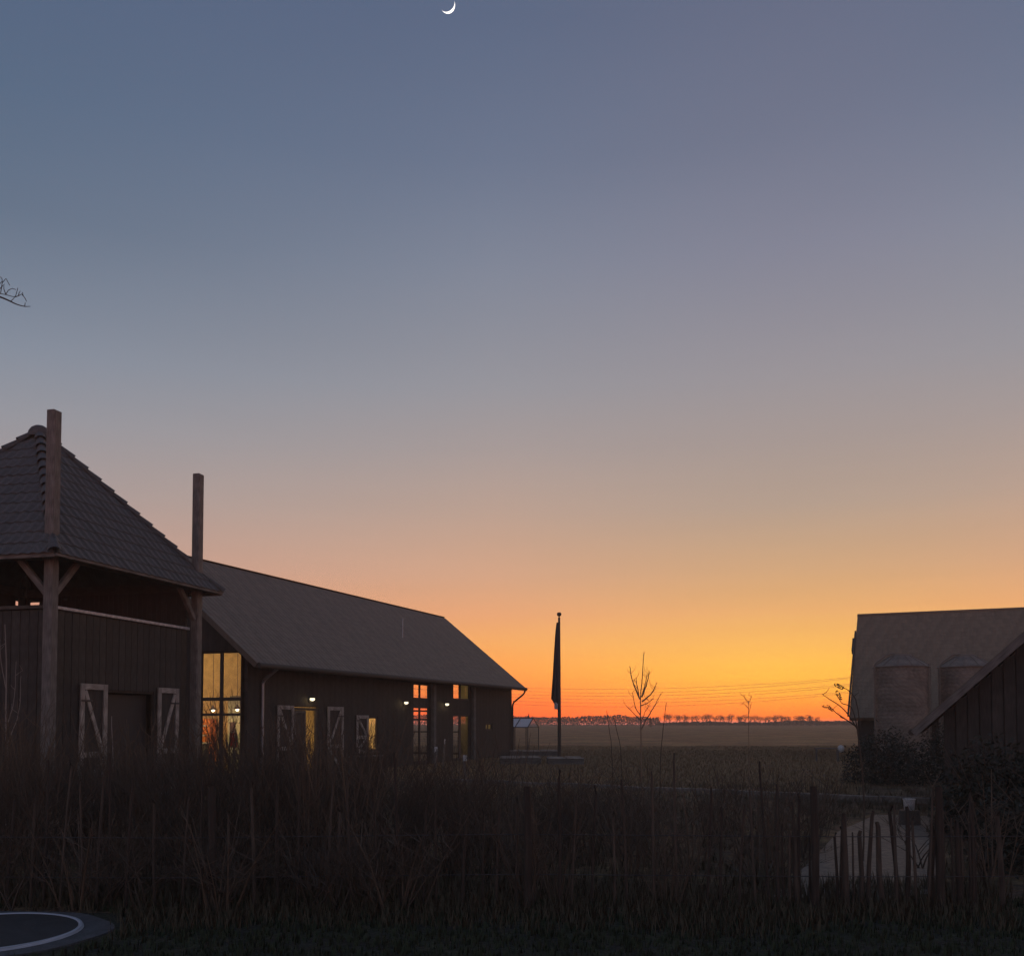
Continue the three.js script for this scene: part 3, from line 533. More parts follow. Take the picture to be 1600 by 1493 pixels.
{
  const t = thing('pole_barrier', 'thin pale pole with white rounded end lying low before the far barn', 'barrier', [12.6, 0, -37.2], 0.08);
  part(t, 'pole', rod(V(-0.95, 0.55, 0), V(0.05, 0.53, 0), 0.022), M.concrete);
  part(t, 'end_weight', new THREE.SphereGeometry(0.15, 16, 10).scale(0.85, 1, 0.8), M.white, [0.13, 0.52, 0]);
  part(t, 'support', box(0.08, 0.5, 0.08), M.oak2, [0.0, 0.25, 0]); part(t, 'support', box(0.06, 0.52, 0.06), M.oak2, [-0.85, 0.26, 0]);
}
for (const [x, z, h, lab] of [[-2.35, -29.5, 0.75, 'short pale marker stake before the bay window of the barn'], [-2.2, -31, 0.95, 'taller pale marker stake left of the glass door'], [-1.3, -26.5, 0.6, 'pale marker stake below the right barn post'], [-3.9, -16, 0.35, 'stubby pale marker stake deep in the left thicket']]) {
  const s = thing('marker_stake', lab, 'stake', [x, 0, z], rr(0, 3), 'pale marker stakes in the garden');
  part(s, 'stick', box(0.07, h, 0.05), M.concrete, [0, h / 2, 0], [0.06, 0, rr(-0.12, 0.12)]); part(s, 'head', box(0.1, 0.16, 0.03), M.white, [0, h - 0.02, 0.03], [0.06, 0, 0]);
}

// ---------- in-ground trampoline ----------
{
  const t = thing('sunken_trampoline', 'round sunken trampoline with pale rim in the lawn at left', 'trampoline', [-3.95, 0, -7.2]); t.scale.set(0.9, 1, 0.9);
  const s = new THREE.Shape(); for (let i = 0; i <= 64; i++) { const a = i / 64 * Math.PI * 2, r = 0.98 + 0.035 * Math.sin(a * 3 + 1) + 0.02 * Math.sin(a * 7); s[i ? 'lineTo' : 'moveTo'](Math.cos(a) * r, Math.sin(a) * r); }
  part(t, 'surround', new THREE.ExtrudeGeometry(s, { depth: 0.02, bevelEnabled: false }).rotateX(-Math.PI / 2), M.rubber);
  part(t, 'rim', new THREE.LatheGeometry([[0.735, 0.022], [0.74, 0.04], [0.755, 0.046], [0.77, 0.042], [0.782, 0.022]].map((q) => new THREE.Vector2(...q)), 72), M.ring);
  part(t, 'jumping_mat', new THREE.CylinderGeometry(0.736, 0.736, 0.012, 64), M.mat_, [0, 0.031, 0]);
}

// ---------- rustic stake fence ----------
{
  const f = thing('stake_fence', 'low rustic fence of thin upright wooden stakes across the garden', 'fence', [0, 0, -8.3]);
  const geos = []; for (let i = 0; i < 6; i++) geos.push(new Twigs(6).stem([V(0, -0.02, 0), V(rr(-0.015, 0.015), 0.35, rr(-0.01, 0.01)), V(rr(-0.02, 0.02), 0.78, rr(-0.01, 0.01)), V(rr(-0.02, 0.02), 0.83, 0)], 0.027, 0.016).geometry());
  const key = [[2.46, 1.0], [2.6, 0.85], [2.85, 1.25], [2.99, 0.95], [3.06, 0.8], [3.2, 1.1], [3.33, 0.7], [3.4, 0.9], [3.62, 1.5], [3.85, 1.2], [3.98, 0.9]];
  let x = -6.3; const list = []; while (x < 2.3) { list.push([x, rr(0.15, 0.5), rr(0.95, 1.6)]); x += rr(0.07, 0.26); }
  for (const [px, k, tall] of [...list, ...key, ...Array.from({ length: 16 }, () => [rr(2.3, 4.1), rr(0.1, 0.4), rr(0.6, 1.25)]), ...[4.2, 4.4, 4.6, 4.85, 5.1, 5.35, 5.6].map((q) => [q, rr(0.8, 1.2)])]) {
    const o = part(f, 'stake', geos[Math.floor(rnd() * 6)], M.stake[Math.floor(rnd() * 3)], [px, 0, rr(-0.05, 0.05)], [rr(-0.05, 0.05), rr(0, 6), rr(-0.06, 0.06)]);
    o.scale.set(0.35 + 0.6 * k, tall ?? rr(0.7, 1.1), 0.35 + 0.6 * k);
  }
  for (const xx of [-5.2, -2.6, 0.1, 2.55, 3.62]) part(f, 'post', new Twigs(8).stem([V(0, -0.02, 0), V(0.01, 0.5, 0), V(0, 1.02, 0), V(0, 1.04, 0)], 0.036, 0.03).geometry(), M.stake[0], [xx + 0.03, 0, 0.06]);
  for (const y of [0.28, 0.62]) part(f, 'wire', pipe([V(-6.3, y, 0.03), V(-3, y - 0.02, 0.03), V(0, y + 0.01, 0.03), V(3, y - 0.01, 0.03), V(5.7, y, 0.03)], 0.004, 40, 5), M.iron);
}

// ---------- plants ----------
function sapling(name, label, category, x, z, m, spec, twigs = 0, group) {   // spec: polylines [x, y] with radii, metres
  const t = thing(name, label, category, [x, 0, z], 0, group);
  const trunk = new Twigs(5), crown = new Twigs(4);
  spec.forEach(([pts, r0, r1], i) => {
    const zs = rr(-0.5, 0.5), q = pts.map(([px, py], k) => V(px, py, i ? zs * (px - pts[0][0]) * 0.6 * k : 0)), c = new THREE.CatmullRomCurve3(q).getPoints(pts.length * 4);
    for (let k = 1; k < c.length - 1; k++) c[k].x += rr(-0.004, 0.004);
    (i ? crown : trunk).stem(c, r0, r1);
    if (twigs && i) for (let k = 0; k < twigs; k++) { const b = c[Math.floor(c.length * rr(0.35, 0.95))], s = rnd() < 0.5 ? -1 : 1, l = rr(0.04, 0.14); crown.stem([b, V(b.x + s * l * 0.5, b.y + l * 0.5, b.z + rr(-0.05, 0.05)), V(b.x + s * l * 0.65, b.y + l, b.z + rr(-0.08, 0.08))], 0.0035, 0.002); }
  });
  part(t, 'trunk', trunk.geometry(), m); if (spec.length > 1) part(t, 'crown', crown.geometry(), m);
  return t;
}
const k14 = 0.00933, S0 = (px, py) => [(px - 1001) * k14, 1.6 + (1126 - py) * k14];
sapling('sapling', 'bare young tree with upswept branches against the sunset', 'tree', 1.876, -14, M.youngBark, [
  [[[0, 0], [0.01, 0.7], S0(1001, 1130), S0(1001, 1092), S0(1004, 1056), S0(1007, 1018)], 0.013, 0.005],
  [[S0(1000, 1092), S0(989, 1064), S0(985, 1040)], 0.012, 0.005], [[S0(999, 1090), S0(996, 1072), S0(994, 1058)], 0.009, 0.004], [[S0(1003, 1089), S0(1011, 1068), S0(1016, 1049)], 0.011, 0.005],
  [[S0(1003, 1088), S0(1009, 1066), S0(1012, 1052)], 0.008, 0.004], [[S0(1003, 1096), S0(1018, 1083), S0(1026, 1066)], 0.012, 0.005], [[S0(1002, 1102), S0(1012, 1098), S0(1021, 1091)], 0.008, 0.004],
  [[S0(1001, 1118), S0(993, 1106), S0(988, 1082)], 0.008, 0.004], [[S0(1000, 1124), S0(990, 1114), S0(981, 1104)], 0.007, 0.004], [[S0(1001, 1128), S0(1008, 1112), S0(1015, 1098)], 0.007, 0.003],
  [[S0(1001, 1140), S0(1016, 1114), S0(1026, 1098), S0(1034, 1083)], 0.011, 0.004]], 3);
sapling('bare_shoot', 'single bare shoot just left of the bare young tree', 'shoot', 1.47, -14, M.twig, [[[[0, 0], [-0.02, 1.2], [-0.09, 1.75]], 0.006, 0.004]], 0, 'bare shoots over the hedge');
sapling('bare_shoot', 'shorter bare shoot between the flagpole and the young tree', 'shoot', 1.62, -14.2, M.twig, [[[[0, 0], [-0.02, 1.2], [-0.12, 1.66]], 0.006, 0.004]], 0, 'bare shoots over the hedge');
sapling('bare_shoot', 'bare leaning shoot just right of the bare young tree', 'shoot', 2.1, -13.8, M.twig, [[[[0, 0], [0.05, 1.3], [0.12, 1.86]], 0.007, 0.004]], 0, 'bare shoots over the hedge');
sapling('seedling_tree', 'slim young tree with few side twigs over the distant tree row', 'tree', 3.44, -14, M.youngBark, [
  [[[0, 0], [0.01, 1.2], [0.01, 1.9]], 0.008, 0.004], [[[0.01, 1.78], [-0.06, 1.85], [-0.13, 1.83]], 0.005, 0.003], [[[0.01, 1.86], [0.05, 1.93], [0.06, 1.97]], 0.005, 0.003], [[[0.01, 1.88], [-0.05, 1.94], [-0.06, 1.98]], 0.005, 0.003], [[[0.01, 1.7], [0.04, 1.8], [0.05, 1.86]], 0.004, 0.003]], 1);
{
  const k = 11 / 1500, B = (px, py) => [(px - 1345) * k, 1.6 + (1126 - py) * k];
  const t = sapling('seed_head_shrub', 'bare shrub with dark seed heads beside the far barn edge', 'shrub', (1345 - 800) * k, -11, M.twig, [
    [[[0, 0], [0.02, 0.8], B(1338, 1130)], 0.011, 0.008], [[B(1340, 1140), B(1318, 1108), B(1292, 1090), B(1282, 1084)], 0.008, 0.003], [[B(1338, 1134), B(1312, 1118), B(1298, 1108), B(1290, 1104)], 0.008, 0.003],
    [[B(1340, 1138), B(1330, 1104), B(1318, 1098), B(1314, 1088)], 0.007, 0.003], [[B(1344, 1140), B(1336, 1090), B(1322, 1076), B(1312, 1072)], 0.007, 0.003], [[B(1338, 1136), B(1322, 1124), B(1312, 1120)], 0.006, 0.003]], 1);
  for (const [px, py, a, s] of [[1312, 1072, 1.1, 1], [1311, 1086, 0.55, 1], [1297, 1106, 0.8, 0.8], [1289, 1104, 1.2, 0.55]]) {
    const [x, y] = B(px, py), gl = []; for (let i = 0; i < 46; i++) { const v = rr(-1, 1), q = rr(0, 6.3), r = 0.018 * Math.sqrt(1 - v * v * 0.9); gl.push(new THREE.TetrahedronGeometry(0.008).translate(Math.cos(q) * r, v * 0.05, Math.sin(q) * r)); }
    const h = part(t, 'seed_head', gl, M.twig, [x, y, 0], [0, 0, a]); h.scale.setScalar(s * 1.15);
  }
}
{ // pale sapling at the left edge, before the hay barrack
  sapling('pale_sapling', 'thin pale sapling at left edge before the hay barrack', 'tree', -6.78, -12.9, M.barkPale, [
    [[[0, 0], [0.02, 0.9], [-0.02, 1.6], [-0.03, 2.3], [-0.06, 2.9]], 0.016, 0.005], [[[0, 1.55], [0.08, 1.85], [0.1, 2.4]], 0.008, 0.003], [[[0.01, 1.3], [0.16, 1.7], [0.2, 2.2]], 0.008, 0.003], [[[-0.02, 2.0], [-0.1, 2.4], [-0.12, 2.7]], 0.006, 0.003]], 2);
  sapling('bare_shoot', 'pale straight cane between left edge and the first tall post', 'shoot', -6.66, -12.4, M.barkPale, [[[[0, 0], [0.01, 0.9], [0.0, 1.58]], 0.012, 0.007]], 0, 'bare shoots over the hedge');
  sapling('bare_shoot', 'pale straight cane left of the first door shutter', 'shoot', -5.6, -12.4, M.barkPale, [[[[0, 0], [0.01, 0.9], [0.02, 1.58]], 0.011, 0.006]], 0, 'bare shoots over the hedge');
  sapling('bare_shoot', 'pale straight cane between the two shutters of the hay barrack', 'shoot', -5.15, -12.4, M.barkPale, [[[[0, 0], [0.01, 0.9], [-0.02, 1.66]], 0.011, 0.006]], 0, 'bare shoots over the hedge');
}
{ // tree outside the frame at left: only a branch tip reaches into the picture
  const t = thing('roadside_tree', 'bare tree at left whose twig tips reach into the sky', 'tree', [-6.5, 0, -9]);
  const trunk = new Twigs(9).stem([V(0, 0, 0), V(0.05, 1.5, 0), V(-0.05, 3.2, 0.05), V(-0.1, 5, 0), V(-0.05, 7.2, 0)], 0.12, 0.02);
  part(t, 'trunk', trunk.geometry(), M.bark);
  const cr = new Twigs(4);
  const limb = (a, b, r, n) => { const m = a.clone().lerp(b, 0.5).add(V(rr(-0.1, 0.1), rr(0.05, 0.2), rr(-0.1, 0.1))), c = new THREE.CatmullRomCurve3([a, m, b]).getPoints(8); cr.stem(c, r, r * 0.25); for (let i = 0; i < n; i++) { const s = c[2 + Math.floor(rnd() * 6)], l = rr(0.25, 0.7), d = b.clone().sub(a).normalize().add(V(rr(-0.8, 0.8), rr(-0.1, 0.9), rr(-0.8, 0.8))).normalize(); const e = s.clone().addScaledVector(d, l); if (e.x > 1.6) continue; cr.stem([s, s.clone().lerp(e, 0.5).add(V(0, 0.03, 0)), e], r * 0.3, 0.003); } };
  for (let i = 0; i < 16; i++) { const y = 2.6 + i * 0.28, a = i * 2.4, l = 1.2 - i * 0.04; const e = V(-Math.abs(Math.cos(a)) * l, y + 0.5, Math.sin(a) * l); limb(V(-0.06, y, 0), e, 0.03, 6); }
  // the branch that is seen: px -> metres at 9 m
  const k = 9 / 1500, Q = (px, py, z = 0) => V((px - 800) * k * 1.017 + 6.5, 1.66 + (1126 - py) * k, z);
  cr.stem(new THREE.CatmullRomCurve3([V(-0.08, 4.6, 0), Q(-120, 420), Q(-40, 452), Q(0, 463), Q(16, 470), Q(24, 474), Q(38, 478), Q(47, 478)]).getPoints(40), 0.012, 0.003);
  for (const b of [[Q(-30, 452), Q(-8, 456), Q(8, 459), Q(22, 463)], [Q(16, 470), Q(20, 466), Q(24, 460), Q(27, 448)], [Q(22, 463), Q(28, 461), Q(33, 458), Q(38, 464), Q(41, 470)], [Q(28, 461), Q(29, 456), Q(31, 453)], [Q(8, 459), Q(12, 452), Q(18, 449), Q(24, 451)], [Q(8, 458), Q(5, 450), Q(5, 445)], [Q(0, 457), Q(2, 442), Q(2, 434), Q(-1, 430)], [Q(2, 440), Q(8, 433), Q(14, 444)], [Q(-6, 455), Q(0, 448), Q(6, 442)], [Q(33, 458), Q(36, 462), Q(34, 455)], [Q(38, 478), Q(39, 472)], [Q(-12, 455), Q(-3, 444), Q(1, 438)]]) cr.stem(b, 0.0045, 0.003);
  part(t, 'crown', cr.geometry(), M.twig);
}
// the thicket of bare shoots: nobody could count it
function shrubGeo(h, n, spread) {
  const t = new Twigs(3);
  for (let i = 0; i < n; i++) {
    const a = rr(0, 6.28), r = rr(0, spread * 0.4), top = h * rr(0.55, 1), lx = Math.cos(a) * rr(0, spread), lz = Math.sin(a) * rr(0, spread), b = V(Math.cos(a) * r, 0, Math.sin(a) * r), m = V(b.x + lx * 0.4, top * 0.5, b.z + lz * 0.4), e = V(b.x + lx, top, b.z + lz);
    t.stem([b, m, e], rr(0.006, 0.013), 0.003);
    const k = 2 + Math.floor(rnd() * 4); for (let j = 0; j < k; j++) { const f = rr(0.3, 0.9), s = m.clone().lerp(e, Math.max(0, f * 2 - 1)); if (f < 0.5) s.copy(b).lerp(m, f * 2); const q = rr(0, 6.28), l = rr(0.1, 0.35); t.stem([s, s.clone().add(V(Math.cos(q) * l * 0.6, l * 0.5, Math.sin(q) * l * 0.6)), s.clone().add(V(Math.cos(q) * l * 0.8, l, Math.sin(q) * l * 0.8))], 0.004, 0.002); }
  }
  return t.geometry();
}
function branchyGeo(h) {                                       // forking shrub with wide crossing branches
  const t = new Twigs(3);
  const grow = (p, d, l, rad, depth) => { const e = p.clone().addScaledVector(d, l), m = p.clone().lerp(e, 0.5).add(V(rr(-0.05, 0.05) * l, 0, rr(-0.05, 0.05) * l)); t.stem([p, m, e], rad, rad * 0.6); if (depth > 0) for (let i = 0; i < 2 + (rnd() < 0.4); i++) grow(i ? p.clone().lerp(e, rr(0.45, 0.95)) : e, d.clone().add(V(rr(-0.75, 0.75), rr(-0.1, 0.45), rr(-0.75, 0.75))).normalize(), l * rr(0.55, 0.85), rad * 0.6, depth - 1); };
  for (let i = 0; i < 4; i++) grow(V(rr(-0.06, 0.06), 0, rr(-0.06, 0.06)), V(rr(-0.4, 0.4), 1, rr(-0.4, 0.4)).normalize(), h * rr(0.3, 0.42), 0.012, 4);
  return t.geometry();
}
function stuffInst(name, label, category, geo, m, spots) {
  const o = new THREE.InstancedMesh(geo, m, spots.length), d = new THREE.Object3D(); o.name = numbered(name); o.userData.kind = 'stuff'; tag(o, label, category);
  spots.forEach(([x, y, z, s, sy], i) => { d.position.set(x, y, z); d.rotation.set(0, rr(0, 6.28), 0); d.scale.set(s, sy ?? s, s); d.updateMatrix(); o.setMatrixAt(i, d.matrix); }); scene.add(o); return o;
}
const onPath = (x, z) => { const c = [[2.3, -6.5], [3.1, -8.6], [4.1, -11], [5.3, -13.7], [6.8, -16.2]]; for (let i = 0; i < 4; i++) { const [ax, az] = c[i], [bx, bz] = c[i + 1], t = Math.max(0, Math.min(1, ((x - ax) * (bx - ax) + (z - az) * (bz - az)) / ((bx - ax) ** 2 + (bz - az) ** 2))); if (Math.hypot(x - ax - t * (bx - ax), z - az - t * (bz - az)) < 0.72) return true; } return false; };
for (let v = 0; v < 4; v++) {
  const spots = [];
  for (let i = 0; i < (v % 2 ? 84 : 64); i++) {
    const d = rr(7.9, 14.5), lim = d * 0.56, x = rnd() < 0.3 ? rr(-lim, -lim * 0.2) : rr(-lim, Math.min(lim, 4.8)); if (onPath(x, -d) && !(v === 1 && i % 4 === 0)) continue;
    if (d < 8.6 && x > 1.9) continue; const tall = d < 9 ? 0.6 : x / d < -0.12 ? 1.22 : x / d < 0 ? 0.95 : 0.72; spots.push([x, 0, -d, rr(0.85, 1.15), tall * rr(0.75, 1.1)]);
  }
  stuffInst('hedge_thicket', ['bare brown thicket of upright hedge shoots behind the fence', 'dark bare thicket stems mixed through the hedge', 'thin bare hedge shoots with short side twigs', 'loose bare stems filling the garden hedge'][v], 'thicket', v % 2 ? branchyGeo(1.25) : shrubGeo(1.4, 12, 0.46), v % 2 ? M.twig : M.bark, spots);
}
// dead stalks and rough grass
function tuft(h, n, w, spread) { const p = [], nn = []; for (let i = 0; i < n; i++) { const a = rr(0, 6.28), r = rr(0, spread), x = Math.cos(a) * r, z = Math.sin(a) * r, q = rr(0, 6.28), hh = h * rr(0.5, 1), lx = rr(-0.4, 0.4) * hh, lz = rr(-0.4, 0.4) * hh, ux = Math.cos(q) * w, uz = Math.sin(q) * w; p.push(x - ux, 0, z - uz, x + ux, 0, z + uz, x + lx, hh, z + lz); for (let k = 0; k < 3; k++) nn.push(-Math.sin(q) * 0.5, 0.8, Math.cos(q) * 0.5); } const g = new THREE.BufferGeometry(); g.setAttribute('position', new THREE.Float32BufferAttribute(p, 3)); g.setAttribute('normal', new THREE.Float32BufferAttribute(nn, 3)); return g; }
{
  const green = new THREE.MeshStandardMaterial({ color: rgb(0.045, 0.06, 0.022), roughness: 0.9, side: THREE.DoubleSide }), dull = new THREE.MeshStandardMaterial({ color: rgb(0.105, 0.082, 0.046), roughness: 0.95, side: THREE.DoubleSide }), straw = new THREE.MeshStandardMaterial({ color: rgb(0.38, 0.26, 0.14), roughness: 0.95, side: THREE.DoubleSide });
  let s = []; for (let i = 0; i < 9000; i++) { const z = -rr(5.6, 8.75), x = rr(-5.6, 5.6); if (Math.hypot(x + 4, z + 7.28) < 1.03 || z < -8.7 && onPath(x, z)) continue; s.push([x, 0.004, z, rr(0.7, 1.3)]); }
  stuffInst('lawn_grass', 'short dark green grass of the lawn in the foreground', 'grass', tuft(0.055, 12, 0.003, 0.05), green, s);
  s = []; for (let i = 0; i < 7000; i++) { const d0 = rnd() < 0.25 ? rr(7.4, 9.6) : rr(8, 24), x = rr(-0.56, 0.5) * d0, d = d0 + 0.5 * noise.noise(x * 0.9, 4.2, 1) + 0.2 * noise.noise(x * 3, 1.2, 5), z = -d; if (Math.hypot(x + 3.95, z + 7.2) < 1) continue; if (d > 9.5 && onPath(x, z) || x < -5.8 && d > 14) continue; s.push([x, 0, z, rr(0.7, 1.5)]); }
  stuffInst('rough_grass', 'rough brown winter grass under the hedge', 'grass', tuft(0.13, 12, 0.004, 0.12), dull, s);
  s = []; for (let i = 0; i < 16000; i++) { const d = 20 + 40 * Math.pow(rnd(), 0.8), z = -d, x = rr(-0.14, 0.36) * d; s.push([x, 0, z, rr(0.8, 1.8)]); }
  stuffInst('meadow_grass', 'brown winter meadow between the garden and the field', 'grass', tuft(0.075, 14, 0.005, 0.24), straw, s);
}
{ // dark evergreen shrubs at lower right
  const leaf = new THREE.MeshStandardMaterial({ color: rgb(0.022, 0.026, 0.015), roughness: 0.7, side: THREE.DoubleSide });
  const spots = [[6.0, -10.4, 1.25, 1.15, 'nearest dark evergreen shrub at lower right corner'], [7.4, -12.4, 1.3, 1.4, 'dark evergreen shrub before the door side of the shed'], [6.55, -13.2, 0.95, 1.55, 'tall dark evergreen shrub hiding the lower end of the shed verge'], [9.5, -24.6, 1.3, 1.6, 'dark evergreen shrub left of the silo foot'], [11.4, -25.0, 1.5, 1.75, 'dark evergreen shrub right before the silo foot'], [13.3, -25.4, 1.5, 1.7, 'dark evergreen shrub behind the shed corner']];
  for (const [x, z, r, h, label] of spots) {
    const t = thing('evergreen_shrub', label, 'shrub', [x, 0, z], 0, 'dark evergreen shrubs by the shed');
    const st = new Twigs(4); for (let i = 0; i < 22; i++) { const a = rr(0, 6.28), q = rr(0.2, 0.85) * r; st.stem([V(0, 0, 0), V(Math.cos(a) * q * 0.5, h * 0.45, Math.sin(a) * q * 0.5), V(Math.cos(a) * q, h * rr(0.5, 0.9), Math.sin(a) * q)], 0.014, 0.004); }
    part(t, 'stems', st.geometry(), M.twig);
    const p = [], nn = []; for (let i = 0; i < 5200; i++) { const a = rr(0, 6.28), u = Math.pow(rnd(), 0.4), el = Math.acos(rr(0, 1)), bump = 0.85 + 0.25 * noise.noise(Math.cos(a) * 2 + x, el * 2, Math.sin(a) * 2); const c = V(Math.sin(el) * Math.cos(a) * r * u * bump, Math.max(0.03, Math.cos(el) * h * u * bump), Math.sin(el) * Math.sin(a) * r * u * bump), d1 = V(rr(-1, 1), rr(-1, 1), rr(-1, 1)).normalize(), d2 = V(rr(-1, 1), rr(-1, 1), rr(-1, 1)).cross(d1).normalize(), n = d1.clone().cross(d2);
      const A = c.clone().addScaledVector(d1, 0.045), B = c.clone().addScaledVector(d2, 0.018), C = c.clone().addScaledVector(d1, -0.045), D = c.clone().addScaledVector(d2, -0.018); for (const v of [A, B, C, A, C, D]) { p.push(v.x, Math.max(0.005, v.y), v.z); nn.push(n.x, n.y, n.z); } }
    const g = new THREE.BufferGeometry(); g.setAttribute('position', new THREE.Float32BufferAttribute(p, 3)); g.setAttribute('normal', new THREE.Float32BufferAttribute(nn, 3));
    part(t, 'crown', g, leaf);
  }
}

// ---------- the distance ----------
{ // row of small trees on the horizon
  const farLeaf = new THREE.MeshStandardMaterial({ color: rgb(0.05, 0.035, 0.025), roughness: 1, side: THREE.DoubleSide });
  const variants = [];
  for (let v = 0; v < 5; v++) {
    const tr = new Twigs(4).stem([V(0, 0, 0), V(rr(-0.1, 0.1), 1.6, 0), V(rr(-0.2, 0.2), 3.4, 0)], 0.16, 0.06), p = [], H = 4.3;
    for (let i = 0; i < 9; i++) { const a = rr(0, 6.28), y = rr(1.5, 2.6); tr.stem([V(0, y, 0), V(Math.cos(a) * 0.7, y + 0.9, Math.sin(a) * 0.7), V(Math.cos(a) * 1.3, y + 1.9, Math.sin(a) * 1.3)], 0.07, 0.03); }
    for (let i = 0; i < 420; i++) { const a = rr(0, 6.28), el = rr(-1, 1), u = Math.pow(rnd(), 0.45), q = Math.sqrt(1 - el * el) * 1.9 * u, c = V(Math.cos(a) * q, H + el * 1.35 * u + 0.25 * Math.sin(a * 3 + v), Math.sin(a) * q); for (let k = 0; k < 3; k++) p.push(c.x + rr(-0.2, 0.2), c.y + rr(-0.2, 0.2), c.z + rr(-0.2, 0.2)); }
    const g = new THREE.BufferGeometry(); g.setAttribute('position', new THREE.Float32BufferAttribute(p, 3)); g.computeVertexNormals(); variants.push([tr.geometry(), g]);
  }
  for (let i = 0; i < 35; i++) {
    const px = 1041 + i * 6.9 + rr(-3, 3), d = 308 + rr(-6, 6), t = thing('row_tree', 'small round bare tree in the row on the horizon', 'tree', [(px - 800) / 1500 * d, 0, -d], rr(0, 6), 'row of trees on the horizon'), [a, b] = variants[i % 5], s = 0.7 * rr(0.85, 1.1);
    t.scale.set(s, s * (0.98 - i * 0.004), s); part(t, 'trunk', a, farLeaf); part(t, 'crown', b, farLeaf);
  }
  // far wood: one mass
  const p = []; for (let x = -330; x < 420; x += 0.5) { const px = 800 + x / 500 * 1500, top = (px < 1030 ? 2.2 : px < 1280 ? -0.9 : -1.0) + 1.2 * noise.noise(x * 0.04, 1.5, 3) + 0.9 * noise.noise(x * 0.17, 7, 3) + 0.5 * noise.noise(x * 0.6, 2, 9) + 2.5; for (let i = 0; i < 44; i++) { const y = Math.pow(rnd(), 0.8) * Math.max(0.8, top), z = rr(-4, 4), xx = x + rr(-0.5, 0.5), s = 0.6; for (let k = 0; k < 3; k++) p.push(xx + rr(-s, s), Math.max(0, y + rr(-s, s)), -500 + z + rr(-s, s)); } }
  const g = new THREE.BufferGeometry(); g.setAttribute('position', new THREE.Float32BufferAttribute(p, 3)); g.computeVertexNormals();
  const w = new THREE.Mesh(g, farLeaf); w.name = 'far_wood'; w.scale.setScalar(0.7); w.userData.kind = 'stuff'; tag(w, 'low dark wood running along the whole horizon', 'wood'); scene.add(w);
  const f = thing('small_conifer', 'tiny dark pointed conifer on the horizon by the young tree', 'tree', [34.6, 0, -240]);
  const q = []; for (let i = 0; i < 900; i++) { const u = rnd(), a = rr(0, 6.28), r = (1 - u) * 0.75 * Math.sqrt(rnd()), c = V(Math.cos(a) * r, 0.2 + u * 3.0, Math.sin(a) * r); for (let k = 0; k < 3; k++) q.push(c.x + rr(-0.12, 0.12), c.y + rr(-0.12, 0.12), c.z + rr(-0.12, 0.12)); }
  const cg = new THREE.BufferGeometry(); cg.setAttribute('position', new THREE.Float32BufferAttribute(q, 3)); cg.computeVertexNormals(); f.scale.setScalar(0.8); part(f, 'crown', cg, farLeaf); part(f, 'trunk', new THREE.CylinderGeometry(0.02, 0.09, 2.6, 6), farLeaf, [0, 1.3, 0]);
}
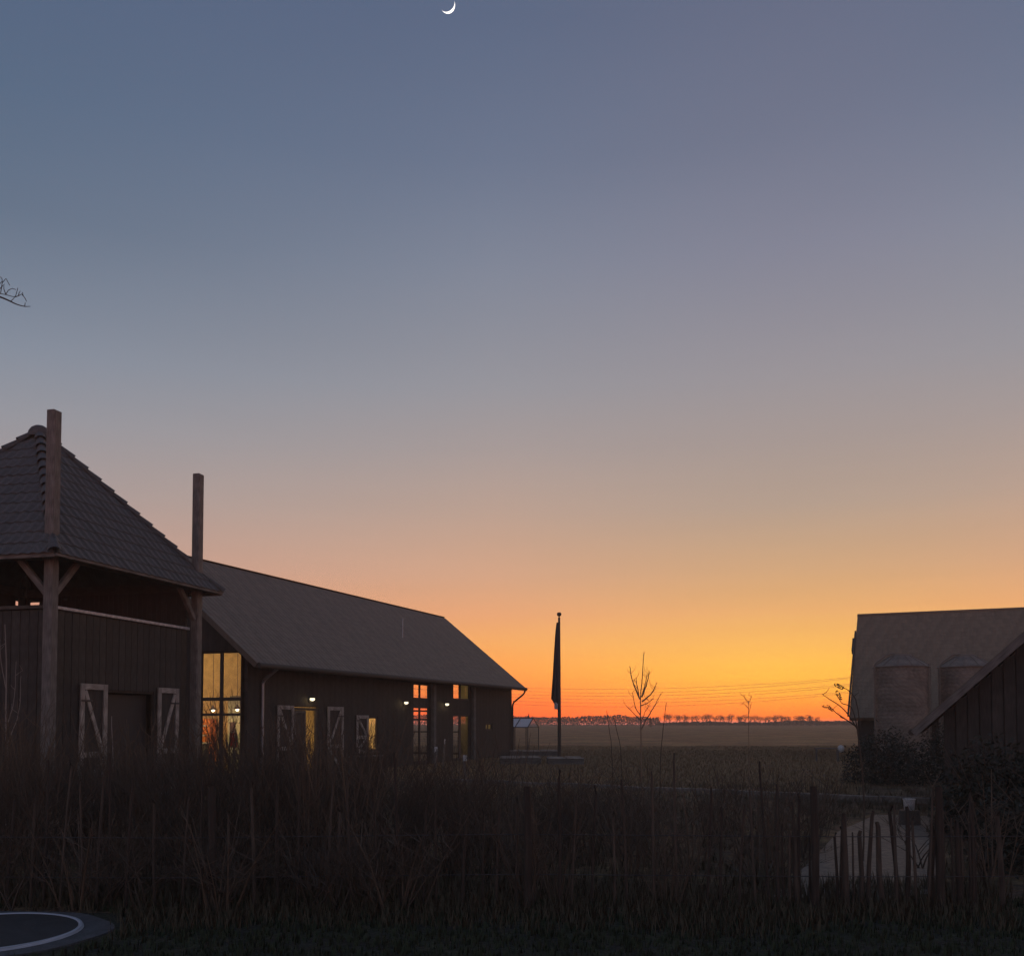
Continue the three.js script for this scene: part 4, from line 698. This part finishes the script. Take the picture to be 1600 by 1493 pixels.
{ // power line: two pylons hidden behind the barns carry the wires seen over the field
  const PY = [[-62, -430], [152, -395]], arms = [[21.5, 3.2], [18.6, 4.2], [15.6, 3.2]], K = 0.7;
  const steel = mat([0.2, 0.2, 0.2], 0.7);
  PY.forEach(([x, z], i) => {
    const t = thing('pylon', i ? 'lattice pylon hidden behind the far barn at right' : 'lattice pylon hidden behind the long barn at left', 'pylon', [x * K, 0, z * K], 0.1), T = new Twigs(4), B = 1.5;
    t.scale.setScalar(K); const w = (y) => B * (1 - y / 25);
    for (const [sx, sz] of [[1, 1], [1, -1], [-1, 1], [-1, -1]]) T.stem([V(sx * w(0), 0, sz * w(0)), V(sx * w(23), 23, sz * w(23))], 0.09, 0.06);
    for (let y = 0; y < 22; y += 2.2) for (const s of [-1, 1]) { T.stem([V(-w(y), y, s * w(y)), V(w(y + 2.2), y + 2.2, s * w(y + 2.2))], 0.05, 0.05); T.stem([V(w(y), y, s * w(y)), V(-w(y + 2.2), y + 2.2, s * w(y + 2.2))], 0.05, 0.05); T.stem([V(s * w(y), y, -w(y)), V(s * w(y + 2.2), y + 2.2, w(y + 2.2))], 0.05, 0.05); }
    part(t, 'tower', T.geometry(), steel);
    for (const [y, l] of arms) part(t, 'cross_arm', [rod(V(0, y, -l), V(0, y + 0.5, 0), 0.07, 0.07, 5), rod(V(0, y, l), V(0, y + 0.5, 0), 0.07, 0.07, 5), rod(V(0, y, -l), V(0, y, l), 0.06, 0.06, 5)], steel);
  });
  let n = 0; const where = ['topmost near', 'topmost far', 'middle near', 'middle far', 'lowest near', 'lowest far'];
  for (const [y, l] of arms) for (const s of [1, -1]) {
    const a = V(PY[0][0] + s * l * 0.1, y, PY[0][1] + s * l), b = V(PY[1][0] + s * l * 0.1, y, PY[1][1] + s * l), pts = [];
    for (let i = 0; i <= 40; i++) { const t = i / 40, q = a.clone().lerp(b, t); q.y -= 4 * (6.4 + 0.9 * s) * t * (1 - t); pts.push(q.multiplyScalar(K)); }
    const c = new THREE.Mesh(new Twigs(4).stem(pts, 0.038, 0.038).geometry(), steel); c.name = numbered('power_cable'); tag(c, where[n++] + ' cable of the power line over the field', 'cable', 'cables of the power line'); scene.add(c);
  }
}
{ // the crescent moon: the lit lune of a ball, lit from the lower right
  const D = 2400, d = V((699.5 - 800) / 1500, (1065 - 7.5) / 1500, -1).applyAxisAngle(V(1, 0, 0), camera.rotation.x).normalize(), R = D * 10.2 / 1500 * 0.92;
  const P = [], idx = [], N = 36, Mm = 10, toEye = d.clone().negate(), right = V(0, 1, 0).cross(toEye).normalize(), up = toEye.clone().cross(right), a = -58 * Math.PI / 180, lx = right.clone().multiplyScalar(Math.cos(a)).addScaledVector(up, Math.sin(a)), ly = toEye.clone().cross(lx);
  for (let i = 0; i <= N; i++) { const th = (i / N - 0.5) * Math.PI * 0.95; for (let j = 0; j <= Mm; j++) { const ph = j / Mm * 46 * Math.PI / 180, v = lx.clone().multiplyScalar(Math.cos(th) * Math.cos(ph)).addScaledVector(ly, Math.sin(th)).addScaledVector(toEye, Math.cos(th) * Math.sin(ph)).multiplyScalar(R); P.push(v.x, v.y, v.z); } }
  for (let i = 0; i < N; i++) for (let j = 0; j < Mm; j++) { const q = i * (Mm + 1) + j; idx.push(q, q + 1, q + Mm + 2, q, q + Mm + 2, q + Mm + 1); }
  const g = new THREE.BufferGeometry(); g.setAttribute('position', new THREE.Float32BufferAttribute(P, 3)); g.setIndex(idx); g.computeVertexNormals();
  const m = new THREE.Mesh(g, new THREE.MeshStandardMaterial({ color: rgb(0.1, 0.1, 0.1), emissive: rgb(1, 0.98, 0.93), emissiveIntensity: 1.6, side: THREE.DoubleSide })); m.name = 'moon_in_sky'; m.position.copy(camera.position).addScaledVector(d, D); tag(m, 'thin bright crescent moon high in the evening sky', 'moon'); scene.add(m);
}
scene.traverse((o) => { if (o.isMesh) { o.castShadow = o.name !== 'moon_in_sky'; o.receiveShadow = true; } });
renderer.render(scene, camera);
